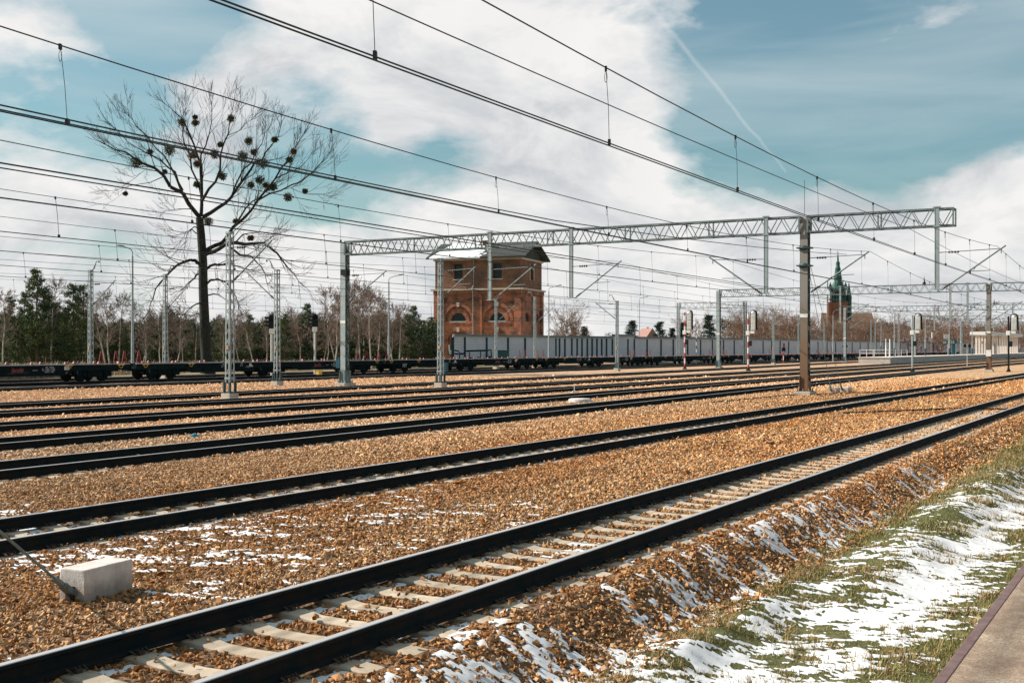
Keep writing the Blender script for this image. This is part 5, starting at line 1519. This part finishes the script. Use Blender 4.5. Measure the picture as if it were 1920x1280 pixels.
limb([(388, 692), (385, 640), (383, 590), (381, 540), (380.5, 490), (377, 440), (374, 408)], .52, .36, 0, False, False, rough=False)
SEG.append((*loc(tp(390, 705)), *loc(tp(388, 688)), .8, .6))
limb([(835, 1010), (700, 810), (550, 670), (380, 570), (250, 480), (90, 420)], .34, .05, -3)
limb([(690, 800), (600, 590), (480, 440), (330, 270), (255, 170)], .16, .03, 3)
limb([(700, 790), (640, 640), (520, 540), (400, 480), (170, 290)], .17, .03, -5, start_dy=-1)
limb([(845, 1000), (850, 860), (850, 700), (820, 520), (740, 300), (690, 200), (600, 120)], .28, .035, 2)
limb([(850, 850), (770, 620), (710, 400), (700, 280), (720, 140)], .17, .03, 4, start_dy=.5)
limb([(855, 870), (960, 720), (1000, 500), (1060, 330), (1090, 150)], .22, .03, -3)
limb([(845, 720), (845, 500), (910, 330), (930, 100)], .16, .03, -1)
limb([(860, 1005), (980, 930), (1080, 850), (1240, 620), (1330, 540), (1400, 430), (1480, 250)], .30, .035, 3)
limb([(1085, 845), (1180, 620), (1280, 480), (1350, 330)], .14, .03, -3, start_dy=1.5)
limb([(880, 1280), (960, 1235), (1040, 1180), (1180, 1020), (1300, 860), (1430, 700), (1560, 520), (1660, 330)], .33, .04, -2)
limb([(1040, 1170), (1160, 1000), (1250, 880), (1330, 820)], .16, .06, 1, dens=.4)
limb([(1305, 865), (1480, 790), (1640, 720), (1740, 640), (1800, 570)], .14, .03, -4, start_dy=-1)
limb([(1430, 695), (1600, 620), (1690, 540)], .09, .025, 1, start_dy=-1.5)
limb([(1055, 345), (1160, 300), (1240, 220)], .06, .02, -4, start_dy=-2.5)
limb([(545, 678), (350, 740), (200, 780)], .07, .02, -3, start_dy=-2, dens=.6)
limb([(600, 590), (480, 590), (380, 640), (300, 680)], .05, .02, 3, start_dy=1.5, dens=.6)
limb([(1640, 720), (1560, 770), (1680, 820), (1810, 820)], .05, .018, -4, start_dy=-3, dens=.5)
limb([(800, 960), (730, 940), (640, 945), (560, 960)], .09, .02, 3, dens=.4)
limb([(850, 1095), (790, 1085), (755, 1115), (725, 1190), (708, 1290)], .10, .02, -2, dens=.4)
for P, a, b_, dy in (([(376, 495), (366, 488), (357, 487), (332, 497), (317, 512), (300, 530), (287, 560), (280, 580)], .17, .03, -3),
                 ([(382, 478), (400, 472), (425, 457), (460, 458), (495, 456), (520, 475), (540, 502), (560, 527)], .24, .03, -4),
                 ([(380, 505), (395, 498), (410, 497), (428, 492), (450, 500)], .15, .05, 2), ([(380, 512), (368, 515), (356, 528), (345, 540)], .13, .03, 3),
                 ([(384, 535), (395, 525), (408, 523), (425, 530), (438, 548), (446, 568)], .12, .03, -2), ([(383, 552), (400, 551), (415, 556), (428, 566)], .08, .02, 3),
                 ([(384, 565), (368, 570), (352, 582), (336, 600)], .09, .02, -2), ([(425, 458), (450, 478), (470, 480), (490, 500), (500, 530)], .12, .03, -5),
                 ([(440, 457), (455, 440), (480, 436), (498, 440)], .08, .02, -1), ([(384, 590), (374, 587), (362, 591)], .07, .04, 0), ([(372, 440), (360, 430), (348, 436), (340, 450)], .06, .02, 2)):
    limb(P, a, b_, dy, False, True, .55)
link('trunk', segs_mesh('trunk', SEG, M['bark']), tree)
print('tree twigs', len(TW_))
link('crown', segs_mesh('crown', TW_, M['twig'], False), tree)
rn = np.random.default_rng(3)
for X, Yy, R_ in ((695, 240, 30), (797, 240, 22), (797, 197, 13), (1078, 210, 24), (595, 465, 42), (440, 480, 18), (335, 560, 46), (785, 505, 32), (820, 580, 26), (955, 500, 32), (1222, 385, 30), (1170, 505, 40), (1265, 478, 22), (1335, 565, 46), (1430, 380, 20), (1580, 470, 20), (1545, 538, 19), (1010, 675, 34), (1305, 705, 32), (1240, 745, 22), (1420, 765, 32), (1535, 840, 33), (1670, 795, 15), (905, 1040, 32), (560, 640, 15), (810, 745, 26), (243, 815, 11), (1125, 1040, 16), (1240, 1175, 20), (1355, 750, 17), (995, 420, 16)):
    x, y = z7(930 + (X - 930) * .89, 1000 + (Yy - 1000) * .87); r = R_ / 3.764 * YT / FPX
    c = np.array(loc(tp(x, y, rt.uniform(-3, 2)))); n = int(330 + 560 * r)
    d = rn.normal(size=(n, 3)); d /= np.linalg.norm(d, axis=1, keepdims=True)
    rad = r * (rn.uniform(0, 1, n) ** .6)[:, None] * 1.05
    kk = rn.normal(size=(6, 3)) * r * .16; which = rn.integers(0, 6, n)
    P = c + kk[which] + d * rad * np.array([.8, .8, .7])
    t = rn.uniform(0, 1, n)[:, None]
    warm = rn.random() < .25
    cols = (np.array([.10, .072, .035]) if warm else np.array([.055, .072, .030])) * (.5 + 1.0 * t)
    V, F, C = leaf_quads(rn, P, .19, .03, cols, seed_dir=d * .9)
    me = np_mesh('mistletoe', V, F, M['mistle'], False); vcol(me, 'tint', C); link('mistletoe', me, tree)

# ---- woodland kinds: three forms of each, then copies
def birch_form(seed, h):
    rng = random.Random(seed); tr = []; cr = []
    p = Vector((0, 0, 0)); d = Vector((rng.gauss(0, .06), rng.gauss(0, .06), 1)).normalized(); n = 11; pts = [p]
    for i in range(n):
        d = (d + Vector((rng.gauss(0, .07), rng.gauss(0, .07), .05))).normalized(); q = pts[-1] + d * h / n; pts.append(q)
        r0 = .13 * (1 - i / n) ** .8 + .012; r1 = .13 * (1 - (i + 1) / n) ** .8 + .012
        tr.append((*pts[-2], *q, r0, r1))
    for i in range(3, n + 1):
        for _ in range(3 if i < 6 else 5):
            k = min(i, n - 1); b_ = pts[k].lerp(pts[k + 1], rng.random()) if k < n else pts[-1]
            az = rng.uniform(0, 2 * pi); el = rng.uniform(.5, 1.15)
            dd = Vector((cos(az) * cos(el), sin(az) * cos(el), sin(el)))
            grow(rng, cr, b_, dd, h * rng.uniform(.10, .19) * (1.15 - .5 * i / n), .035 * (1.2 - i / n), 2, .05, .2, (.35, .8), 4, .017, .62, .12)
    return segs_mesh('trunk', tr, M['birch']), segs_mesh('crown', cr, M['birch_twig'], False)
def broad_form(seed, h, mat, barkmat):
    rng = random.Random(seed); tr = []; cr = []
    p = Vector((0, 0, 0)); nst = rng.choice((1, 2, 3))
    for _ in range(nst):
        d = Vector((rng.gauss(0, .22), rng.gauss(0, .22), 1)).normalized(); pts = [p]
        for i in range(6):
            d = (d + Vector((rng.gauss(0, .12), rng.gauss(0, .12), .08))).normalized(); q = pts[-1] + d * h * .75 / 6; pts.append(q)
            tr.append((*pts[-2], *q, .20 * (1 - i / 7), .20 * (1 - (i + 1) / 7)))
        for i in range(1, 7):
            for _ in range(4):
                az = rng.uniform(0, 2 * pi); el = rng.uniform(.25, 1.1); dd = Vector((cos(az) * cos(el), sin(az) * cos(el), sin(el)))
                grow(rng, cr, pts[i].lerp(pts[i - 1], rng.random()), dd, h * rng.uniform(.16, .30), .06, 3, .07, .24, (.35, .9), 3, .016, .6)
    return segs_mesh('trunk', tr, barkmat), segs_mesh('crown', cr, mat, False)
def pine_form(seed, h, spruce=False):
    rng = random.Random(seed); rn_ = np.random.default_rng(seed); tr = []; P = []; D = []
    pts = [Vector((0, 0, 0))]; n = 12
    for i in range(n):
        q = pts[-1] + Vector((rng.gauss(0, .05), rng.gauss(0, .05), h / n)); pts.append(q)
        tr.append((*pts[-2], *q, .17 * (1 - i / n) + .02, .17 * (1 - (i + 1) / n) + .02))
    z = h * (.06 if spruce else .16)
    while z < h * .995:
        f = z / h; wl = h * (.21 if spruce else .25) * ((1 - f) ** (.9 if spruce else .62)) * (1.0 if spruce else min(1, .45 + 1.3 * f)) + .18
        for _ in range(rng.choice((4, 5, 6))):
            az = rng.uniform(0, 2 * pi); L = wl * rng.uniform(.45, 1.2); rise = (-.12 if spruce else .22) + .35 * f
            tipv = Vector((cos(az), sin(az), rise)).normalized(); b0 = Vector((pts[min(n, int(f * n))].x, pts[min(n, int(f * n))].y, z))
            tr.append((*b0, *(b0 + tipv * L), .028, .012))
            m_ = max(2, int(L / .34))
            for j in range(m_):
                t = .3 + .7 * (j + rng.random()) / m_; c = b0 + tipv * L * t
                side_ = Vector((-sin(az), cos(az), 0)) * rng.gauss(0, .16 * L * (1.15 - t))
                for _k in range(20):
                    P.append(c + side_ + Vector((rng.gauss(0, .16), rng.gauss(0, .16), rng.gauss(0, .10)))); D.append((tipv.x * .7, tipv.y * .7, .55))
        z += h * rng.uniform(.030, .052)
    P = np.array(P); D = np.array(D); n_ = len(P)
    g_ = rn_.uniform(0, 1, n_)[:, None]; k_ = vnoise(P[:, 0] * 1.1 + P[:, 1], P[:, 2] * 1.0, seed)[:, None]
    if spruce: cols = np.array([.016, .045, .030]) * (.6 + .9 * g_)
    else: cols = (np.array([.045, .085, .046]) * (1 - k_) + np.array([.14, .16, .06]) * k_) * (.55 + .9 * g_)
    V, F, C = leaf_quads(rn_, P, .36, .045, cols, seed_dir=D)
    me = np_mesh('crown', V, F, M['needles'], False); vcol(me, 'tint', C)
    return segs_mesh('trunk', tr, M['pine_bark']), me
FORMS = {'birch': [(birch_form(20 + i, 12.0), 12.0) for i in range(4)],
         'pine': [(pine_form(40 + i, 11.0), 11.0) for i in range(4)],
         'spruce': [(pine_form(60 + i, 9.0, True), 9.0) for i in range(2)],
         'broad': [(broad_form(70 + i, 11.0, M['brown_twig'], M['birch']), 10.5) for i in range(4)]}
TREES = []
def plant(kind, x, ytop, Y, form=None, zb=-.25, wide=1.0):
    TREES.append((kind, x, ytop, Y, form, zb, wide))
rr = random.Random(9)
for x, yt, w in ((-14, 575, 1), (18, 560, 1), (58, 575, 1.1), (88, 556, 1), (70, 508, 1.0), (47, 552, .9), (105, 566, 1), (139, 537, 1.1), (157, 533, .9), (180, 590, 1), (34, 600, 1.2), (122, 590, 1.2)): plant('pine', x, yt, rr.uniform(132, 146), None, -.25, w)
for x, yt, w in ((262, 618, 1.2), (300, 604, 1.1), (335, 612, 1.2), (362, 600, 1), (410, 622, 1.2), (468, 592, 1), (482, 606, 1), (545, 602, 1.1), (577, 572, 1), (560, 616, 1.2), (612, 612, 1.2), (700, 592, .9), (735, 612, 1.1), (765, 590, 1.2), (776, 576, 1.0), (790, 600, 1.3), (806, 596, 1.1), (650, 616, 1.2), (520, 620, 1.2), (213, 606, 1.1), (235, 622, 1.2), (440, 616, 1), (285, 596, 1.2), (318, 598, 1.2), (350, 606, 1.3), (425, 598, 1.1), (455, 606, 1.2), (500, 604, 1.2), (535, 590, 1), (595, 600, 1.2), (630, 604, 1.2), (668, 600, 1.2), (685, 608, 1.2), (715, 604, 1.2), (745, 598, 1.2), (252, 608, 1.2), (200, 612, 1.3), (228, 600, 1.1)): plant('pine', x, yt, rr.uniform(140, 168), None, -.25, w)
for x, yt in ((4, 556), (97, 535), (200, 572), (207, 558), (222, 560), (236, 575), (268, 588), (272, 600), (318, 580), (330, 585), (343, 600), (300, 592), (366, 590), (405, 596), (418, 606), (436, 596), (452, 600), (500, 602), (478, 588), (531, 594), (545, 586), (562, 592), (590, 596), (603, 590), (627, 560), (633, 546), (640, 556), (655, 548), (664, 540), (676, 556), (684, 545), (697, 552), (706, 560), (718, 566), (728, 580), (738, 592), (748, 580), (754, 600), (612, 600)): plant('birch', x, yt, rr.uniform(124, 150), None)
for x, yt in ((1075, 572), (1041, 612), (960, 625)): plant('broad', x, yt, 262, None, -.3, 1.05)
for x, yt in ((1183, 601), (1237, 603), (1330, 592), (1098, 612), (1284, 606), (1075, 614), (1262, 616)): plant('spruce', x, yt, 270, None, -.3, 1.5)
for x, yt in ((1305, 596), (1278, 600), (1388, 582), (1405, 590), (1428, 586), (1443, 578), (1462, 592), (1480, 584), (1496, 592), (1530, 596), (1552, 598), (1592, 600), (1612, 598), (1640, 600), (1662, 604), (1690, 590), (1716, 602), (1744, 578), (1762, 600), (1790, 596), (1812, 602), (1836, 598), (1862, 606), (1886, 600), (1908, 604), (1932, 600), (1506, 604), (1575, 602)): plant('broad', x, yt, rr.uniform(330, 420), None, -.3, 1.15)
MARKS = [(0, 'left edge'), (70, 'tall pine'), (170, 'leftmost lattice mast'), (248, 'left lamp post'), (310, 'second lattice mast'), (388, 'mistletoe tree'), (431, 'nearest lattice mast'),
         (510, 'first dark signal'), (590, 'second dark signal'), (651, 'grey gantry mast'), (729, 'tower-side lamp post'), (816, 'brick tower'), (1029, 'lamp post right of tower'), (1157, 'following lattice mast'),
         (1199, 'lamp behind barrier'), (1284, 'left banded signal'), (1345, 'slender gantry mast'), (1403, 'right banded signal'), (1510, 'brown mast'), (1572, 'church spire'), (1633, 'paired lattice masts'), (1711, 'plain grey signal'), (1780, 'third platform lamp'), (1852, 'noticed mast'), (1920, 'right edge')]
LOOKS = {'birch': ('birch', 'slim pale birch', 'birches behind the wagons'), 'pine': ('pine_tree', 'dark green pine', 'pines behind the wagons'),
         'spruce': ('conifer_tree', 'small dark conifer', 'conifers behind the barrier'), 'broad': ('bare_tree', 'bare brownish tree', 'bare trees behind the barrier')}
ORD = ['first', 'second', 'third', 'fourth', 'fifth', 'sixth', 'seventh', 'eighth', 'ninth']
bins = {}
for T_ in TREES:
    i = max([j for j, mk in enumerate(MARKS) if mk[0] <= T_[1]], default=-1)
    bins.setdefault((T_[0], i), []).append(T_)
made = {}
for (kind, i), L_ in bins.items():
    L_.sort(key=lambda q: q[1])
    for j, (kd, x, yt, Y, form, zb, wide) in enumerate(L_):
        (tm, cm), h0 = FORMS[kind][rr.randrange(len(FORMS[kind]))] if form is None else FORMS[kind][form]
        nm, lk, gr = LOOKS[kind]
        if i < 0: where = 'cut by the left edge of the view'
        elif i + 1 < len(MARKS): where = 'between %s and %s' % (MARKS[i][1], MARKS[i + 1][1])
        else: where = 'at the right edge'
        o_ = '' if len(L_) == 1 else ('%s from left, ' % ORD[j])
        lab = '%s, %s%s' % (lk, o_, where)
        if x == 70: lab = 'tallest dark pine at left, standing well above the flat wagons'
        zt = zat(yt, Y); s = (zt - zb) / h0
        o = thing(nm, lab, 'tree', ((x - 960) / FPX * Y, Y, zb), rr.uniform(0, 6.28), gr)
        o.scale = (s * wide, s * wide, s)
        link('trunk', tm, o); link('crown', cm, o)

# ---- the wood that reads as one mass behind the single trees
def wood(name, label, xs, Y0_, Y1_, ytop, n, cols, seed, ln=.5, wd=.055):
    rn_ = np.random.default_rng(seed)
    x = rn_.uniform(xs[0], xs[1], n); Y = rn_.uniform(Y0_, Y1_, n)
    top = ytop + 22 * (fbm(x * .035, x * 0 + seed, seed, 4) - .5) * 2
    hz = H + (Y0 - top) / FPX * Y
    z = -.3 + (hz + .3) * rn_.uniform(0, 1, n) ** .8
    P = np.stack([(x - 960) / FPX * Y, Y, z], -1)
    P += rn_.normal(size=(n, 3)) * .3
    k_ = fbm(P[:, 0] * .35, P[:, 2] * .5, seed + 1, 3)
    cc = np.array(cols)[np.clip(((k_ - .3) / .4 * len(cols) + rn_.normal(0, .5, n)).astype(int), 0, len(cols) - 1)] * rn_.uniform(.6, 1.35, n)[:, None]
    V, F, C = leaf_quads(rn_, P, ln, wd, cc, seed_dir=np.array([[0, 0, .8]]))
    me = np_mesh(name, V, F, M['needles'], False); vcol(me, 'tint', C)
    tag(link(name, me), label, 'wood', kind='stuff')
wood('woodland', 'dense mixed wood of young pines and birches behind the flat wagons', (-520, 822), 150, 185, 604, 240000, [(.04, .062, .034), (.065, .09, .04), (.10, .085, .05), (.035, .055, .03), (.16, .11, .085)], 5)
wood('thicket', 'brown winter thicket above the right half of the noise barrier', (1345, 1990), 440, 520, 612, 70000, [(.045, .045, .035), (.10, .07, .05), (.17, .11, .08), (.24, .15, .11)], 8, .95, .11)
wood('low_thicket', 'low far scrub line seen over the noise barrier', (1030, 1360), 430, 500, 640, 9000, [(.03, .045, .035), (.12, .09, .07)], 9, .8, .1)
# dry reeds along the far side of the line
rn_ = np.random.default_rng(4); n = 16000
x = rn_.uniform(-40, 840, n); Y = np.interp(x, [-40, 840], [88, 150]) + rn_.uniform(0, 3.5, n)
l_ = Y * (ST - (x - 960) / FPX * CT); keep = (l_ > 74.5) & (rn_.uniform(0, 1, n) < np.where(x < 175, 1.0, .28)); x, Y = x[keep], Y[keep]; n = len(x)
s_ = Y * (CT + (x - 960) / FPX * ST); l_ = Y * (ST - (x - 960) / FPX * CT)
V, F = blades(rn_, s_, l_, np.full(n, -.2), rn_.uniform(.7, 1.5, n), rn_.uniform(.02, .035, n), .25)
C = np.array([.50, .37, .24]) * rn_.uniform(.5, 1.2, n)[:, None]
me = np_mesh('dry_reeds', V, F, M['grass'], False); vcol(me, 'tint', np.repeat(C, 6, axis=0)); tag(link('dry_reeds', me), 'dry tan reeds along the line behind the flat wagons', 'reeds', kind='stuff')

# ---------------------------------------------------------------- sky, sun, camera
EL = radians(35); SUN = Vector((-.98, .2, 0)).normalized()
w = bpy.data.worlds.new('World'); scene.world = w; w.use_nodes = True
nt = w.node_tree; bg = nt.nodes['Background']
sky = nt.nodes.new('ShaderNodeTexSky'); sky.sky_type = 'NISHITA'; sky.sun_disc = False
sky.sun_elevation = EL; sky.sun_rotation = atan2(SUN.x, SUN.y); sky.dust_density = 1.5; sky.ozone_density = 1.0; sky.air_density = 1.0
dirn = nt.nodes.new('ShaderNodeTexCoord').outputs['Generated']
mp = nt.nodes.new('ShaderNodeMapping'); mp.inputs['Scale'].default_value = (1, 1, 2.1); mp.inputs['Location'].default_value = (.35, 0, .1); nt.links.new(dirn, mp.inputs[0])
n1 = noise(nt, mp.outputs[0], 6.0, 10, .58, .15)
def blob(x, y, r, a):
    """cloud gathers (a>0) or opens (a<0) round one direction of the sky"""
    d = Vector(((x - 960) / FPX, 1, (Y0 - y) / FPX)).normalized()
    v = nt.nodes.new('ShaderNodeVectorMath'); v.operation = 'DISTANCE'; nt.links.new(dirn, v.inputs[0]); v.inputs[1].default_value = d
    mr = nt.nodes.new('ShaderNodeMapRange'); mr.interpolation_type = 'SMOOTHSTEP'
    mr.inputs['From Min'].default_value = 0; mr.inputs['From Max'].default_value = r; mr.inputs['To Min'].default_value = a; mr.inputs['To Max'].default_value = 0
    nt.links.new(v.outputs['Value'], mr.inputs['Value']); return mr.outputs[0]
tot = n1
for x, y, r, a in ((620, 50, .17, .17), (900, 90, .19, .24), (1130, 150, .11, .17), (1080, 290, .12, .17), (130, 100, .07, .12), (400, 150, .08, .14), (60, 300, .10, .14), (560, 330, .06, -.06), (700, 430, .16, .08), (1890, 330, .07, .22), (1800, 480, .10, .12), (1330, 430, .15, .20), (1180, 400, .10, .10), (1510, 85, .05, .20), (1640, 60, .06, .25), (1770, 45, .06, .27), (1650, 430, .13, .16), (1560, 330, .10, .08),
                   (1500, 200, .16, -.30), (1750, 200, .16, -.26), (1400, 330, .12, -.14), (330, 15, .085, -.24), (170, 210, .09, -.11), (660, 250, .09, -.17), (820, 250, .06, -.18), (60, 20, .05, .12), (560, 300, .10, -.10), (250, 250, .08, -.07)):
    tot = maths(nt, 'ADD', tot, blob(x, y, r, a))
sxz = nt.nodes.new('ShaderNodeSeparateXYZ'); nt.links.new(dirn, sxz.inputs[0])
mr = nt.nodes.new('ShaderNodeMapRange'); mr.interpolation_type = 'SMOOTHSTEP'; mr.inputs['From Min'].default_value = 0; mr.inputs['From Max'].default_value = .17; mr.inputs['To Min'].default_value = .24; mr.inputs['To Max'].default_value = 0
nt.links.new(sxz.outputs['Z'], mr.inputs['Value']); tot = maths(nt, 'ADD', tot, mr.outputs[0])
mask = ramp(nt, tot, [(.45, (0, 0, 0)), (.52, (.50, .50, .50)), (.61, (1, 1, 1))])
# thin high veil, drawn out sideways
mp2 = nt.nodes.new('ShaderNodeMapping'); mp2.inputs['Scale'].default_value = (1.2, 1.2, 7.0); mp2.inputs['Rotation'].default_value = (0, .22, 0); nt.links.new(dirn, mp2.inputs[0])
veil = ramp(nt, noise(nt, mp2.outputs[0], 3.1, 6, .5, .3), [(.34, (.12, .12, .12)), (.66, (.62, .62, .62))])
n2 = noise(nt, mp.outputs[0], 6.5, 8, .62, .4)
cl = ramp(nt, n2, [(.36, (.37, .385, .405)), (.48, (.51, .515, .52)), (.60, (.61, .60, .59))])
tint = mixc(nt, 1.0, sky.outputs[0], (.62, .92, .86), 'MULTIPLY')
base_sky = nt.nodes.new('ShaderNodeVectorMath'); base_sky.operation = 'SCALE'; nt.links.new(tint, base_sky.inputs[0]); base_sky.inputs['Scale'].default_value = .075
c = mixc(nt, veil, base_sky.outputs[0], (.38, .445, .46))
# old vapour trail
p0 = Vector(((1225 - 960) / FPX, 1, (Y0 - 20) / FPX)).normalized(); p1 = Vector(((1480 - 960) / FPX, 1, (Y0 - 330) / FPX)).normalized()
nrm = p0.cross(p1).normalized(); axis = (p1 - p0).normalized()
vd = nt.nodes.new('ShaderNodeVectorMath'); vd.operation = 'DOT_PRODUCT'; nt.links.new(dirn, vd.inputs[0]); vd.inputs[1].default_value = nrm
va = nt.nodes.new('ShaderNodeVectorMath'); va.operation = 'DOT_PRODUCT'; nt.links.new(dirn, va.inputs[0]); va.inputs[1].default_value = axis
along = nt.nodes.new('ShaderNodeMapRange'); along.inputs['From Min'].default_value = p0.dot(axis) - .03; along.inputs['From Max'].default_value = p1.dot(axis); along.inputs['To Min'].default_value = 1; along.inputs['To Max'].default_value = 0
nt.links.new(va.outputs['Value'], along.inputs['Value'])
wob = maths(nt, 'MULTIPLY', maths(nt, 'SUBTRACT', noise(nt, dirn, 30, 4), .5), .006)
wid = maths(nt, 'MULTIPLY', along.outputs[0], .0026)
tr_ = maths(nt, 'SUBTRACT', 1.0, maths(nt, 'DIVIDE', maths(nt, 'ABSOLUTE', maths(nt, 'ADD', vd.outputs['Value'], wob)), maths(nt, 'ADD', wid, .0012)), None, True)
tr_ = maths(nt, 'MULTIPLY', tr_, maths(nt, 'MULTIPLY', maths(nt, 'GREATER_THAN', along.outputs[0], .02), maths(nt, 'MULTIPLY', noise(nt, dirn, 14, 3), .5)))
c = mixc(nt, tr_, c, (.54, .56, .56))
# clouds only ahead; unseen sky overhead and behind cleared to blue to deepen shade
ah = nt.nodes.new('ShaderNodeMapRange'); ah.interpolation_type = 'SMOOTHSTEP'; ah.inputs['From Min'].default_value = .35; ah.inputs['From Max'].default_value = .86
nt.links.new(sxz.outputs['Y'], ah.inputs['Value'])
mask = maths(nt, 'MULTIPLY', mask, ah.outputs[0])
sh_ = maths(nt, 'ADD', maths(nt, 'ADD', blob(830, 190, .10, .75), blob(1130, 330, .08, .7)), maths(nt, 'ADD', blob(580, 170, .05, .5), blob(1000, 20, .07, .5)))
sh_ = maths(nt, 'MULTIPLY', sh_, ramp(nt, n2, [(.4, (1, 1, 1)), (.62, (.25, .25, .25))]))
cl = mixc(nt, sh_, cl, (.41, .425, .445))
c = mixc(nt, mask, c, cl)
nt.links.new(c, bg.inputs['Color']); bg.inputs['Strength'].default_value = 1.0

sd = bpy.data.lights.new('sun', 'SUN'); sd.energy = 5.0; sd.angle = radians(.53); sd.color = (1.0, .93, .84)
so = bpy.data.objects.new('sun', sd); COL.objects.link(so)
so.rotation_euler = Vector((-SUN.x * cos(EL), -SUN.y * cos(EL), -sin(EL))).to_track_quat('-Z', 'Y').to_euler()
so.location = (-60, 20, 60)

cd = bpy.data.cameras.new('camera'); cam = bpy.data.objects.new('camera', cd); COL.objects.link(cam)
cam.location = (0, 0, H); cam.rotation_euler = (radians(90), 0, 0)
cd.sensor_width = 36; cd.lens = FPX / 1920 * 36; cd.shift_y = (Y0 - 640) / 1920.0
cd.clip_start = .1; cd.clip_end = 6000
scene.camera = cam
scene.render.engine = 'CYCLES'
scene.cycles.use_denoising = True
scene.cycles.max_bounces = 6
vs_ = scene.view_settings; vs_.view_transform = 'Standard'; vs_.look = 'None'; vs_.exposure = .6; vs_.gamma = 1; vs_.use_curve_mapping = False
